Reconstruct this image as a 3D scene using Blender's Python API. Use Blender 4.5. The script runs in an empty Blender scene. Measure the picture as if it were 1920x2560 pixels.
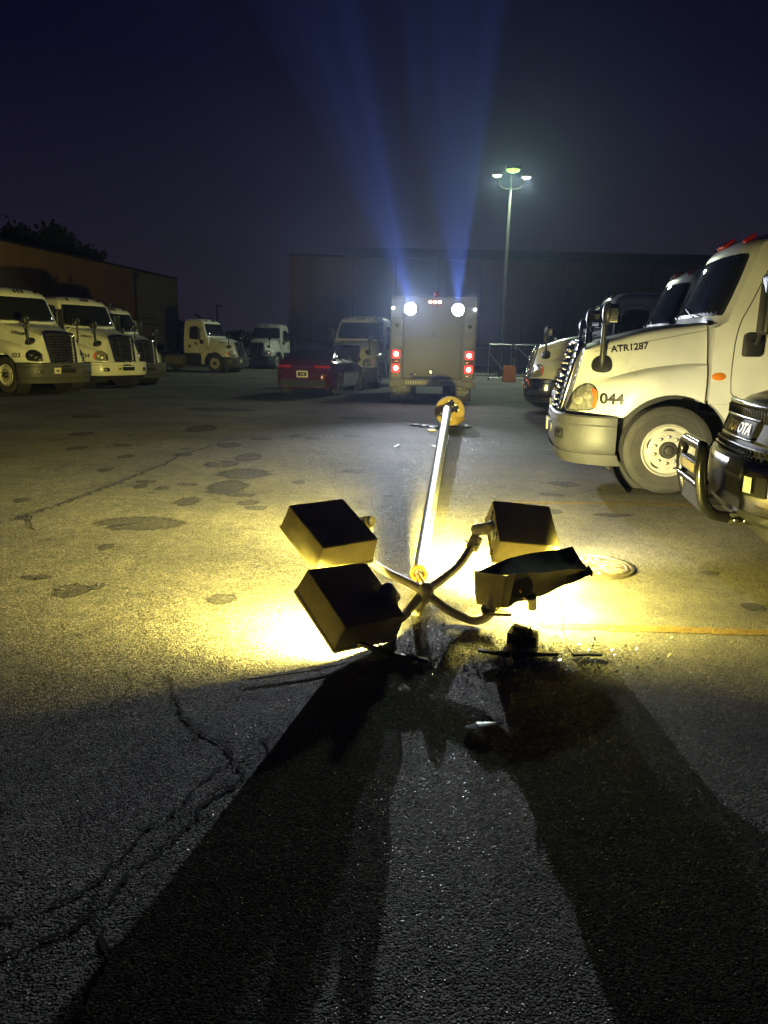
import bpy, bmesh, math, random
from mathutils import Vector, Matrix, noise
rnd = random.Random(7)
SC = bpy.context.scene
COL = SC.collection
R = math.radians
PI = math.pi

# ------------------------------------------------------------------ materials
MATS = {}
def nodes_of(m):
    m.use_nodes = True
    nt = m.node_tree
    return nt, nt.nodes, nt.links, nt.nodes.get('Principled BSDF')

def mat(name, col, rough=0.5, metal=0.0, spec=0.5, vary=0.0, vscale=3.0, bump=0.0, bscale=60.0, emit=None, estr=0.0, coat=0.0, rvary=0.0):
    if name in MATS: return MATS[name]
    m = bpy.data.materials.new(name)
    nt, N, L, b = nodes_of(m)
    b.inputs['Base Color'].default_value = (*col, 1)
    b.inputs['Roughness'].default_value = rough
    b.inputs['Metallic'].default_value = metal
    b.inputs['Specular IOR Level'].default_value = spec
    b.inputs['Coat Weight'].default_value = coat
    b.inputs['Coat Roughness'].default_value = 0.05
    if vary or bump or rvary:
        tc = N.new('ShaderNodeTexCoord')
        if vary or rvary:
            nz = N.new('ShaderNodeTexNoise'); nz.inputs['Scale'].default_value = vscale; nz.inputs['Detail'].default_value = 6
            nz.inputs['Roughness'].default_value = 0.65
            L.new(tc.outputs['Object'], nz.inputs['Vector'])
        if vary:
            rp = N.new('ShaderNodeValToRGB')
            rp.color_ramp.elements[0].position = 0.32; rp.color_ramp.elements[1].position = 0.68
            rp.color_ramp.elements[0].color = (*[c * (1 - vary) for c in col], 1)
            rp.color_ramp.elements[1].color = (*[min(1, c * (1 + vary * 0.35)) for c in col], 1)
            L.new(nz.outputs['Fac'], rp.inputs['Fac']); L.new(rp.outputs['Color'], b.inputs['Base Color'])
        if rvary:
            mr = N.new('ShaderNodeMapRange')
            mr.inputs['From Min'].default_value = .3; mr.inputs['From Max'].default_value = .7
            mr.inputs['To Min'].default_value = max(0.02, rough - rvary); mr.inputs['To Max'].default_value = min(1, rough + rvary)
            L.new(nz.outputs['Fac'], mr.inputs['Value']); L.new(mr.outputs['Result'], b.inputs['Roughness'])
        if bump:
            n2 = N.new('ShaderNodeTexNoise'); n2.inputs['Scale'].default_value = bscale; n2.inputs['Detail'].default_value = 4
            L.new(tc.outputs['Object'], n2.inputs['Vector'])
            bp = N.new('ShaderNodeBump'); bp.inputs['Strength'].default_value = bump; bp.inputs['Distance'].default_value = 0.01
            L.new(n2.outputs['Fac'], bp.inputs['Height']); L.new(bp.outputs['Normal'], b.inputs['Normal'])
    if emit:
        b.inputs['Emission Color'].default_value = (*emit, 1)
        b.inputs['Emission Strength'].default_value = estr
    MATS[name] = m
    return m

PAINT = mat('white_truck_paint', (.72, .715, .69), .34, spec=.5, vary=.16, vscale=1.6, coat=.35, rvary=.1)
PAINT2 = mat('white_cab_paint', (.70, .69, .65), .36, spec=.5, vary=.14, vscale=1.3, coat=.3)
GREYPL = mat('grey_bumper_plastic', (.075, .075, .08), .5, vary=.25, vscale=4, bump=.15, bscale=200)
BLACKPL = mat('black_plastic', (.018, .018, .02), .42, bump=.1, bscale=150)
RUBBER = mat('tyre_rubber', (.050, .047, .043), .72, vary=.35, vscale=5, bump=.3, bscale=90)
CHROME = mat('chrome', (.82, .82, .83), .07, 1.0)
DCHROME = mat('dark_chrome', (.32, .31, .32), .16, 1.0)
STEEL = mat('white_steel_wheel', (.55, .53, .46), .4, vary=.25, vscale=9)
HUB = mat('greasy_hub', (.06, .055, .05), .55, .3, vary=.4, vscale=20)
NUT = mat('lug_nut_metal', (.35, .33, .30), .35, .9)
GLASS = mat('dark_cab_glass', (.012, .014, .016), .03, spec=.6)
LENS = mat('headlamp_lens', (.38, .37, .32), .08, .35, spec=.8, vary=.6, vscale=16, coat=1.0)
AMBER = mat('amber_lens', (.75, .22, .02), .2, coat=.6)
ORANGE = mat('orange_lens', (.8, .16, .03), .2, coat=.6)
REDLENS = mat('red_lens', (.35, .012, .01), .2, coat=.5)
INK = mat('black_vinyl_lettering', (.012, .012, .014), .5)
PLATE = mat('number_plate', (.75, .7, .5), .45, vary=.3, vscale=30)
CHASSIS = mat('chassis_black', (.02, .02, .021), .6, vary=.3)
RED = mat('dark_red_car_paint', (.075, .004, .007), .2, .35, spec=.6, coat=1.0)
BLACKP = mat('black_pickup_paint', (.006, .006, .007), .2, spec=.35, coat=.12)
ALU = mat('bare_aluminium_panel', (.22, .22, .225), .6, .35, vary=.22, vscale=2.2, rvary=.12)
ALUD = mat('grey_body_panel', (.19, .195, .21), .55, .2, vary=.2, vscale=3)
POLE = mat('galvanised_pole', (.42, .41, .41), .42, .8, vary=.45, vscale=11, rvary=.1, bump=.05, bscale=9)
YEL = mat('yellow_painted_concrete', (.62, .42, .055), .6, vary=.3, vscale=7, bump=.3, bscale=50)
CONC = mat('grey_concrete', (.36, .34, .31), .85, vary=.3, vscale=6, bump=.5, bscale=60)
BOX = mat('bronze_housing_enamel', (.56, .48, .24), .6, spec=.25, vary=.3, vscale=5)
BOXTOP = mat('black_weathered_housing_back', (.016, .016, .018), .6, vary=.4, vscale=8, bump=.08, bscale=120)
ARM = mat('bracket_arm_enamel', (.66, .60, .43), .38, vary=.25, vscale=9, bump=.1, bscale=60)
REFL = mat('reflector_sheet', (.022, .022, .023), .75, .0, spec=.15, vary=.5, vscale=5)
BRIGHT = mat('bright_reflector_sheet', (.86, .87, .9), .22, .85, vary=.15, vscale=8)
ORNG = mat('orange_plastic', (.95, .33, .03), .5)
COPPER = mat('bare_copper_wire', (.55, .33, .16), .4, .9)
WIRE = mat('black_wire', (.012, .012, .012), .5)
IRON = mat('cast_iron', (.17, .14, .10), .55, .5, vary=.4, vscale=12, bump=.3, bscale=60)
SAND = mat('dry_grit', (.55, .46, .28), .9, vary=.3, vscale=30)
FENCE = mat('galvanised_fence', (.42, .43, .44), .45, .7)
SIGN = mat('pale_gate_sign', (.62, .70, .55), .5)
BRICK = mat('brown_brick_wall', (.42, .25, .13), .9, vary=.25, vscale=.6, bump=.3, bscale=8)
PALEW = mat('pale_block_wall', (.40, .38, .31), .9, vary=.2, vscale=.5, bump=.3, bscale=8)
DARKW = mat('distant_panel_wall', (.30, .165, .11), .9, vary=.2, vscale=.3, bump=.2, bscale=5)
ROOFM = mat('dark_roof_edge', (.03, .03, .035), .7)
BARK = mat('dark_bark', (.045, .035, .03), .9, bump=.6, bscale=20)
LEAF = mat('dark_foliage', (.035, .05, .02), .7, vary=.5, vscale=2)
TANSEAT = mat('pale_interior', (.35, .33, .28), .8)

def emis(name, col, s):
    return mat(name, (.02, .02, .02), .4, emit=col, estr=s)
FLOODE = emis('lit_floodlamp', (.86, .92, 1.0), 220)
REDE = emis('lit_brake_lamp', (1, .02, .02), 3)
REDC = emis('lit_brake_lamp_core', (1, .42, .25), 30)
STREETE = emis('lit_street_lamp', (.34, 1.0, .09), 3.2)
STREETW = emis('lit_white_street_lamp', (.85, 1.0, .6), 5)
HPSE = emis('lit_sodium_lens', (1, .82, .4), 40)

def floor_mat(name, dark, wet=0.0, tint=(1, 1, 1), facet=.36, ragged=False):
    """old asphalt: stones set in binder, wear, patches; used for the ground and for the stains lying on it"""
    m = bpy.data.materials.new(name)
    nt, N, L, b = nodes_of(m)
    tc = N.new('ShaderNodeTexCoord')
    v1 = N.new('ShaderNodeTexVoronoi'); v1.inputs['Scale'].default_value = 125; v1.inputs['Randomness'].default_value = 1
    v2 = N.new('ShaderNodeTexVoronoi'); v2.inputs['Scale'].default_value = 38
    n1 = N.new('ShaderNodeTexNoise'); n1.inputs['Scale'].default_value = .55; n1.inputs['Detail'].default_value = 8; n1.inputs['Roughness'].default_value = .62
    n2 = N.new('ShaderNodeTexNoise'); n2.inputs['Scale'].default_value = 7; n2.inputs['Detail'].default_value = 8; n2.inputs['Roughness'].default_value = .7
    for n in (v1, v2, n1, n2): L.new(tc.outputs['Object'], n.inputs['Vector'])
    # stone colour from cell id
    hs = N.new('ShaderNodeSeparateColor'); L.new(v1.outputs['Color'], hs.inputs['Color'])
    r1 = N.new('ShaderNodeValToRGB')
    e = r1.color_ramp.elements
    e[0].position = 0; e[0].color = (.075 * tint[0], .073 * tint[1], .070 * tint[2], 1)
    e[1].position = 1; e[1].color = (.22 * tint[0], .21 * tint[1], .19 * tint[2], 1)
    k = e.new(.7); k.color = (.125 * tint[0], .12 * tint[1], .112 * tint[2], 1)
    L.new(hs.outputs['Red'], r1.inputs['Fac'])
    r2 = N.new('ShaderNodeValToRGB'); e = r2.color_ramp.elements
    e[0].position = .32; e[0].color = (.55, .55, .56, 1); e[1].position = .62; e[1].color = (1.2, 1.17, 1.08, 1)
    L.new(n1.outputs['Fac'], r2.inputs['Fac'])
    r3 = N.new('ShaderNodeValToRGB'); e = r3.color_ramp.elements
    e[0].position = .3; e[0].color = (.6, .6, .6, 1); e[1].position = .7; e[1].color = (1.15, 1.15, 1.15, 1)
    L.new(n2.outputs['Fac'], r3.inputs['Fac'])
    def mul(a, c):
        x = N.new('ShaderNodeMix'); x.data_type = 'RGBA'; x.blend_type = 'MULTIPLY'; x.inputs['Factor'].default_value = 1
        L.new(a, x.inputs[6]); L.new(c, x.inputs[7]); return x.outputs[2]
    c = mul(mul(r1.outputs['Color'], r2.outputs['Color']), r3.outputs['Color'])
    mm = N.new('ShaderNodeMix'); mm.data_type = 'RGBA'; mm.blend_type = 'MULTIPLY'; mm.inputs['Factor'].default_value = 1
    L.new(c, mm.inputs[6]); mm.inputs[7].default_value = (dark, dark, dark, 1)
    L.new(mm.outputs[2], b.inputs['Base Color'])
    # per-stone gloss: most stones are matt, some have a bright facet
    rr = N.new('ShaderNodeMapRange'); rr.inputs['From Min'].default_value = 0; rr.inputs['From Max'].default_value = .22
    rr.inputs['To Min'].default_value = .22; rr.inputs['To Max'].default_value = .86 - wet * .2
    L.new(hs.outputs['Green'], rr.inputs['Value']); L.new(rr.outputs['Result'], b.inputs['Roughness'])
    b.inputs['Specular IOR Level'].default_value = .4
    # relief
    inv = N.new('ShaderNodeMath'); inv.operation = 'MULTIPLY_ADD'
    L.new(v1.outputs['Distance'], inv.inputs[0]); inv.inputs[1].default_value = -.95; inv.inputs[2].default_value = .5
    tl = N.new('ShaderNodeMath'); tl.operation = 'MULTIPLY_ADD'; L.new(hs.outputs['Blue'], tl.inputs[0]); tl.inputs[1].default_value = .35
    L.new(inv.outputs[0], tl.inputs[2])
    ad = N.new('ShaderNodeMath'); ad.operation = 'MULTIPLY_ADD'; L.new(v2.outputs['Distance'], ad.inputs[0]); ad.inputs[1].default_value = -.35
    L.new(tl.outputs[0], ad.inputs[2])
    ad2 = N.new('ShaderNodeMath'); ad2.operation = 'MULTIPLY_ADD'; L.new(n2.outputs['Fac'], ad2.inputs[0]); ad2.inputs[1].default_value = .45
    L.new(ad.outputs[0], ad2.inputs[2])
    bp = N.new('ShaderNodeBump'); bp.inputs['Strength'].default_value = .8; bp.inputs['Distance'].default_value = .007
    # every stone is a small facet with its own tilt
    geo = N.new('ShaderNodeNewGeometry')
    v3 = N.new('ShaderNodeTexVoronoi'); v3.inputs['Scale'].default_value = 230; L.new(tc.outputs['Object'], v3.inputs['Vector'])
    def tiltof(src, k):
        o = N.new('ShaderNodeVectorMath'); o.operation = 'MULTIPLY_ADD'; L.new(src, o.inputs[0])
        o.inputs[1].default_value = (2 * k, 2 * k, 0); o.inputs[2].default_value = (-k, -k, 0); return o.outputs[0]
    a1 = N.new('ShaderNodeVectorMath'); a1.operation = 'ADD'; L.new(tiltof(v1.outputs['Color'], facet), a1.inputs[0]); L.new(tiltof(v3.outputs['Color'], facet * .7), a1.inputs[1])
    a2 = N.new('ShaderNodeVectorMath'); a2.operation = 'ADD'; L.new(a1.outputs[0], a2.inputs[0]); L.new(geo.outputs['Normal'], a2.inputs[1])
    a3 = N.new('ShaderNodeVectorMath'); a3.operation = 'NORMALIZE'; L.new(a2.outputs[0], a3.inputs[0])
    L.new(a3.outputs[0], bp.inputs['Normal'])
    L.new(ad2.outputs[0], bp.inputs['Height']); L.new(bp.outputs['Normal'], b.inputs['Normal'])
    if ragged:   # soaked edge breaks up into stones
        at = N.new('ShaderNodeAttribute'); at.attribute_name = 'edge'
        n5 = N.new('ShaderNodeTexNoise'); n5.inputs['Scale'].default_value = 16; n5.inputs['Detail'].default_value = 8; n5.inputs['Roughness'].default_value = .75; L.new(tc.outputs['Object'], n5.inputs['Vector'])
        sm = N.new('ShaderNodeMath'); sm.operation = 'MULTIPLY_ADD'; L.new(at.outputs['Fac'], sm.inputs[0]); sm.inputs[1].default_value = 1.1; L.new(n5.outputs['Fac'], sm.inputs[2])
        ra = N.new('ShaderNodeMapRange'); ra.interpolation_type = 'SMOOTHSTEP'; ra.inputs['From Min'].default_value = .52; ra.inputs['From Max'].default_value = .95; L.new(sm.outputs[0], ra.inputs['Value'])
        tr = N.new('ShaderNodeBsdfTransparent'); mxs = N.new('ShaderNodeMixShader'); L.new(ra.outputs['Result'], mxs.inputs['Fac']); L.new(tr.outputs[0], mxs.inputs[1]); L.new(b.outputs[0], mxs.inputs[2])
        L.new(mxs.outputs[0], N['Material Output'].inputs['Surface'])
    MATS[name] = m
    return m
ASPHALT = floor_mat('old_asphalt', 1.55, tint=(1.03, 1, .93), facet=.36)
STAIN = floor_mat('oil_soaked_asphalt', .62, .2, (1, .97, .93), facet=.36, ragged=True)
YLINE = floor_mat('worn_yellow_line', 1.6, 0, (1.5, 1.05, .22))
WLINE = floor_mat('worn_white_line', 2.6, 0, (1, 1, 1))
TAR = mat('crack_void', (.012, .012, .012), .9)

# ------------------------------------------------------------------ mesh helpers
class MB:
    """collects shapes with material slots; build() links them as ONE mesh object"""
    def __init__(self): self.bm = bmesh.new(); self.m = []
    def _mi(self, m):
        if m not in self.m: self.m.append(m)
        return self.m.index(m)
    def _faces(self, fs, m, smooth=False):
        i = self._mi(m)
        for f in fs: f.material_index = i; f.smooth = smooth
    def box(self, c, s, m, bev=0.0, rot=None, seg=2):
        g = bmesh.ops.create_cube(self.bm, size=1)
        M = Matrix.Translation(Vector(c)) @ (rot.to_4x4() if rot is not None else Matrix()) @ Matrix.Diagonal((*s, 1))
        vs = g['verts']
        bmesh.ops.transform(self.bm, matrix=M, verts=vs)
        fs = list({f for v in vs for f in v.link_faces})
        if bev > 0:
            es = list({e for v in vs for e in v.link_edges})
            r = bmesh.ops.bevel(self.bm, geom=es, offset=bev, segments=seg, affect='EDGES', profile=.6)
            fs = list({f for f in r['faces']} | {f for f in fs if f.is_valid})
        self._faces(fs, m, bev > 0)
        return self
    def grid(self, rows, m, close=False, cap=False, smooth=True, flip=False):
        vs = [[self.bm.verts.new(p) for p in r] for r in rows]
        fs = []
        n = len(rows[0])
        for a, b in zip(vs[:-1], vs[1:]):
            for j in range(n if close else n - 1):
                k = (j + 1) % n
                q = (a[j], a[k], b[k], b[j])
                if flip: q = q[::-1]
                try: fs.append(self.bm.faces.new(q))
                except ValueError: pass
        self._faces(fs, m, smooth)
        if cap:
            cf = []
            for r, fl in ((vs[0], not flip), (vs[-1], flip)):
                try: cf.append(self.bm.faces.new(r[::-1] if fl else r))
                except ValueError: pass
            self._faces(cf, m, False)
        return self
    def tube(self, pts, rad, m, n=10, cap=True):
        pts = [Vector(p) for p in pts]
        if not hasattr(rad, '__len__'): rad = [rad] * len(pts)
        t = (pts[1] - pts[0]).normalized()
        u = t.orthogonal().normalized()
        rows = []
        for i, p in enumerate(pts):
            t = (pts[min(i + 1, len(pts) - 1)] - pts[max(i - 1, 0)]).normalized()
            u = (u - t * u.dot(t)).normalized(); w = t.cross(u)
            rows.append([p + (u * math.cos(2 * PI * k / n) + w * math.sin(2 * PI * k / n)) * rad[i] for k in range(n)])
        return self.grid(rows, m, close=True, cap=cap)
    def lathe(self, prof, m, n=32, axis='x', c=(0, 0, 0), smooth=True, rot=None, a0=0.0, a1=2 * PI):
        """prof: (along axis, radius)"""
        rows = []
        full = abs(a1 - a0 - 2 * PI) < 1e-6
        K = n if full else n + 1
        for h, r in prof:
            row = []
            for k in range(K):
                a = a0 + (a1 - a0) * k / n
                q = {'x': (h, r * math.cos(a), r * math.sin(a)), 'y': (r * math.sin(a), h, r * math.cos(a)), 'z': (r * math.cos(a), r * math.sin(a), h)}[axis]
                q = Vector(q)
                if rot is not None: q = rot @ q
                row.append(q + Vector(c))
            rows.append(row)
        return self.grid(rows, m, close=full, smooth=smooth)
    def prism(self, poly, a, b, m, axis='x', smooth=False):
        """poly in the plane across axis, extruded from a to b"""
        f = {'x': lambda h, p: (h, p[0], p[1]), 'y': lambda h, p: (p[0], h, p[1]), 'z': lambda h, p: (p[0], p[1], h)}[axis]
        return self.grid([[f(a, p) for p in poly], [f(b, p) for p in poly]], m, close=True, cap=True, smooth=smooth)
    def hexa(self, p, m):
        """p: 8 points, bottom ring then top ring"""
        return self.grid([p[:4], p[4:]], m, close=True, cap=True, smooth=False)
    def sphere(self, c, r, m, n=16, sc=(1, 1, 1)):
        g = bmesh.ops.create_uvsphere(self.bm, u_segments=n, v_segments=max(6, n // 2), radius=r)
        bmesh.ops.transform(self.bm, matrix=Matrix.Translation(Vector(c)) @ Matrix.Diagonal((*sc, 1)), verts=g['verts'])
        self._faces(list({f for v in g['verts'] for f in v.link_faces}), m, True)
        return self
    def rings(self, outline, fn, m, d0, d1, n=4):
        """closed patch: outline (list of 2-D points) shrunk to its centre in rings and laid on a surface by fn(p, offset)"""
        cx = sum(p[0] for p in outline) / len(outline); cy = sum(p[1] for p in outline) / len(outline)
        rows = []
        for k in range(n + 1):
            t = 1 - k / n * .98
            o = d0 + (d1 - d0) * math.sin((k / n) * PI / 2)
            rows.append([fn((cx + (p[0] - cx) * t, cy + (p[1] - cy) * t), o) for p in outline])
        first = [fn(p, d0 - .012) for p in outline]
        return self.grid([first] + rows, m, close=True)
    def text(self, body, size, fn, m, extrude=0.0, bold=0.0, align='LEFT', sx=1.0):
        cu = bpy.data.curves.new('t', 'FONT'); cu.body = body; cu.size = size; cu.offset = bold * size; cu.align_x = align
        cu.resolution_u = 3; cu.extrude = 0
        o = bpy.data.objects.new('t', cu); COL.objects.link(o)
        me = bpy.data.meshes.new_from_object(o.evaluated_get(bpy.context.evaluated_depsgraph_get()))
        bpy.data.objects.remove(o); bpy.data.curves.remove(cu)
        tb = bmesh.new(); tb.from_mesh(me); bmesh.ops.triangulate(tb, faces=tb.faces[:])
        for _ in range(2):
            es = [e for e in tb.edges if e.calc_length() > size * .22]
            if es: bmesh.ops.subdivide_edges(tb, edges=es, cuts=1); bmesh.ops.triangulate(tb, faces=tb.faces[:])
        tb.verts.index_update()
        vs = [self.bm.verts.new(fn(v.co.x * sx, v.co.y)) for v in tb.verts]
        fs = []
        for p in tb.faces:
            try: fs.append(self.bm.faces.new([vs[v.index] for v in p.verts]))
            except ValueError: pass
        tb.free()
        self._faces(fs, m, False)
        bpy.data.meshes.remove(me)
        return self
    def build(self, name, parent=None, sharp=40, loc=None):
        me = bpy.data.meshes.new(name)
        bmesh.ops.recalc_face_normals(self.bm, faces=self.bm.faces[:])
        self.bm.to_mesh(me); self.bm.free()
        for m in self.m: me.materials.append(m)
        if sharp:
            try: me.set_sharp_from_angle(angle=R(sharp))
            except Exception: pass
        o = bpy.data.objects.new(name, me); COL.objects.link(o)
        if parent: o.parent = parent
        if loc: o.location = loc
        return o

def tag(o, label=None, cat=None, group=None, kind=None):
    if label: o['label'] = label
    if cat: o['category'] = cat
    if group: o['group'] = group
    if kind: o['kind'] = kind
    return o
def thing(name, label, cat, loc=(0, 0, 0), rz=0.0, group=None):
    o = bpy.data.objects.new(name, None); COL.objects.link(o)
    o.empty_display_size = .2
    o.location = loc; o.rotation_euler = (0, 0, rz)
    return tag(o, label, cat, group)
def structure(name, b, label=None, sharp=40):
    o = b.build(name, None, sharp); o['kind'] = 'structure'
    if label: o['label'] = label
    return o

def lerp(a, b, t): return a + (b - a) * t
def sstep(a, b, x):
    t = max(0., min(1., (x - a) / (b - a))); return t * t * (3 - 2 * t)
def interp(tab, x):
    """piecewise interpolation through (x, y) pairs sorted by x, with soft joins"""
    if x <= tab[0][0]: return tab[0][1]
    for (x0, y0), (x1, y1) in zip(tab[:-1], tab[1:]):
        if x <= x1: return y0 + (y1 - y0) * (x - x0) / (x1 - x0)
    return tab[-1][1]
def smooth_path(pts, n=6):
    P = [Vector(p) for p in pts]; out = []
    for i in range(len(P) - 1):
        p0, p1, p2, p3 = P[max(i - 1, 0)], P[i], P[i + 1], P[min(i + 2, len(P) - 1)]
        for k in range(n):
            t = k / n
            out.append(.5 * ((2 * p1) + (p2 - p0) * t + (2 * p0 - 5 * p1 + 4 * p2 - p3) * t * t + (3 * p1 - p0 - 3 * p2 + p3) * t ** 3))
    out.append(P[-1]); return out
def circle(cx, cy, rx, ry, n=20):
    return [(cx + rx * math.cos(2 * PI * k / n), cy + ry * math.sin(2 * PI * k / n)) for k in range(n)]
def rrect(x0, y0, x1, y1, r, n=4):
    out = []
    for cx, cy, a in ((x1 - r, y1 - r, 0), (x0 + r, y1 - r, 90), (x0 + r, y0 + r, 180), (x1 - r, y0 + r, 270)):
        for k in range(n + 1):
            t = R(a + 90 * k / n); out.append((cx + r * math.cos(t), cy + r * math.sin(t)))
    return out
def chaikin(p, n=2):
    for _ in range(n):
        q = []
        for i in range(len(p)):
            a, b = p[i], p[(i + 1) % len(p)]
            q += [(a[0] * .75 + b[0] * .25, a[1] * .75 + b[1] * .25), (a[0] * .25 + b[0] * .75, a[1] * .25 + b[1] * .75)]
        p = q
    return p

# ------------------------------------------------------------------ terrain
def gz(x, y):
    s = .003 * (math.log1p(math.exp(min(30, -(x + 1) * 1.2))) / 1.2) * sstep(3, 12, y)
    s = min(s, .22)
    return s - .2 * sstep(24, 32, y)
def drape(b, poly, m, dz, rings=5):
    cx = sum(p[0] for p in poly) / len(poly); cy = sum(p[1] for p in poly) / len(poly)
    rows = [[(cx + (p[0] - cx) * t, cy + (p[1] - cy) * t, gz(cx + (p[0] - cx) * t, cy + (p[1] - cy) * t) + dz) for p in poly] for t in [1 - .98 * k / rings for k in range(rings + 1)]]
    lay = b.bm.verts.layers.float.get('edge') or b.bm.verts.layers.float.new('edge')
    n0 = len(b.bm.verts)
    b.grid(rows, m, close=True, smooth=True)
    b.bm.verts.ensure_lookup_table()
    for i in range(n0, len(b.bm.verts)): b.bm.verts[i][lay] = ((i - n0) // len(poly)) / rings
    return b
BULB = mat('headlamp_bowl', (.62, .58, .48), .18, .4, vary=.5, vscale=22, coat=1.0)
DLENS = mat('dark_headlamp', (.03, .03, .03), .08, .3, spec=.8, vary=.6, vscale=16, coat=1.0)
# ------------------------------------------------------------------ highway tractor (local: +y forward, x right, origin under the front axle)
def xf(y): return interp([(-.5, 1.15), (.25, 1.15), (.45, 1.125), (.62, 1.08), (.80, 1.0), (.95, .89), (1.06, .78), (1.14, .66)], y)
def xh(y): return interp([(-.5, 1.08), (-.1, 1.02), (.2, .965), (.45, .925), (.66, .895), (.80, .86), (.95, .79), (1.06, .72), (1.14, .61)], y)
def xt(y): return interp([(-.5, .95), (-.1, .84), (.3, .74), (.66, .65), (.95, .59), (1.14, .545)], y)
def zc(y): return interp([(-.5, 1.46), (-.1, 1.44), (.25, 1.39), (.55, 1.32), (.8, 1.25), (1.0, 1.2), (1.14, 1.14)], y)
def zt(y): return interp([(-.5, 1.96), (.1, 1.88), (.5, 1.80), (.85, 1.72), (1.14, 1.63)], y)
ARCH = .635
def zlow(y):
    z = .87
    if abs(y) < ARCH: z = max(z, .51 + math.sqrt(ARCH * ARCH - y * y))
    return z
def lean(y): return sstep(.2, 1.14, y)
def hood_sec(y):
    f, h, c, t, l = xf(y), xh(y), zc(y), zt(y), zlow(y)
    h = min(h, f - .015); q = min(xt(y), h - .03)
    pts = [(f - .012, l), (f, l + .035), (f + .003, (l + c) / 2), (f - .004, c - .10), (f - .03, c - .03), (lerp(f, h, .45), c + .02),
           (lerp(f, h, .85), c + .05), (h, c + .10), (lerp(h, q, .30), lerp(c + .10, t, .40)), (lerp(h, q, .58), lerp(c + .10, t, .66)), (lerp(h, q, .82), lerp(c + .10, t, .86)), (q, t - .02), (q - .09, t + .008), (q * .45, t + .03), (0, t + .035)]
    return [(x, y - lean(y) * .24 * (z - .87), z) for x, z in pts]
def hood_x(y, z):
    yy = y
    for _ in range(5): yy = y + lean(yy) * .24 * (z - .87)
    s = hood_sec(max(-.5, min(1.14, yy)))
    best = s[0][0]
    for a, b in zip(s[:-1], s[1:]):
        if a[2] <= z <= b[2] and b[2] > a[2]:
            t = (z - a[2]) / (b[2] - a[2]); return a[0] + (b[0] - a[0]) * t
    return best
# cab as stacked plan outlines
def xs(z): return interp([(.85, 1.15), (1.4, 1.155), (1.95, 1.125), (2.3, 1.07), (2.72, .985), (2.84, .93), (2.93, .78), (2.97, .5)], z)
def yf0(z): return interp([(.85, -.33), (1.88, -.33), (1.95, -.25), (2.74, -.55), (2.82, -.60), (2.92, -.78), (2.97, -1.05)], z)
def yfront(u, z):
    k = interp([(1.88, .0), (1.95, .17), (2.75, .16), (2.97, .2)], z)
    u = abs(u)
    return yf0(z) - k * u ** 2.4 - (.05 if z > 1.9 else .02) * u ** 9
def cab_ring(z, back, rb=.10):
    X = xs(z); row = []
    us = [-1, -.97, -.92, -.82, -.66, -.45, -.22, 0, .22, .45, .66, .82, .92, .97, 1]
    for u in us: row.append((X * u, yfront(u, z), z))
    y0 = yfront(1, z)
    for t in (.12, .3, .5, .7, .9): row.append((X, lerp(y0, back + rb, t), z))
    row += [(X - .03, back + .03, z), (X - .10, back, z)]
    for t in (.5, 0, -.5): row.append((X * t, back, z))
    row += [(-X + .10, back, z), (-X + .03, back + .03, z)]
    for t in (.9, .7, .5, .3, .12): row.append((-X, lerp(y0, back + rb, t), z))
    return row
def side(s, fn):
    return lambda p, o: (s * (fn(p[0], p[1]) + o), p[0], p[1])

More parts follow.
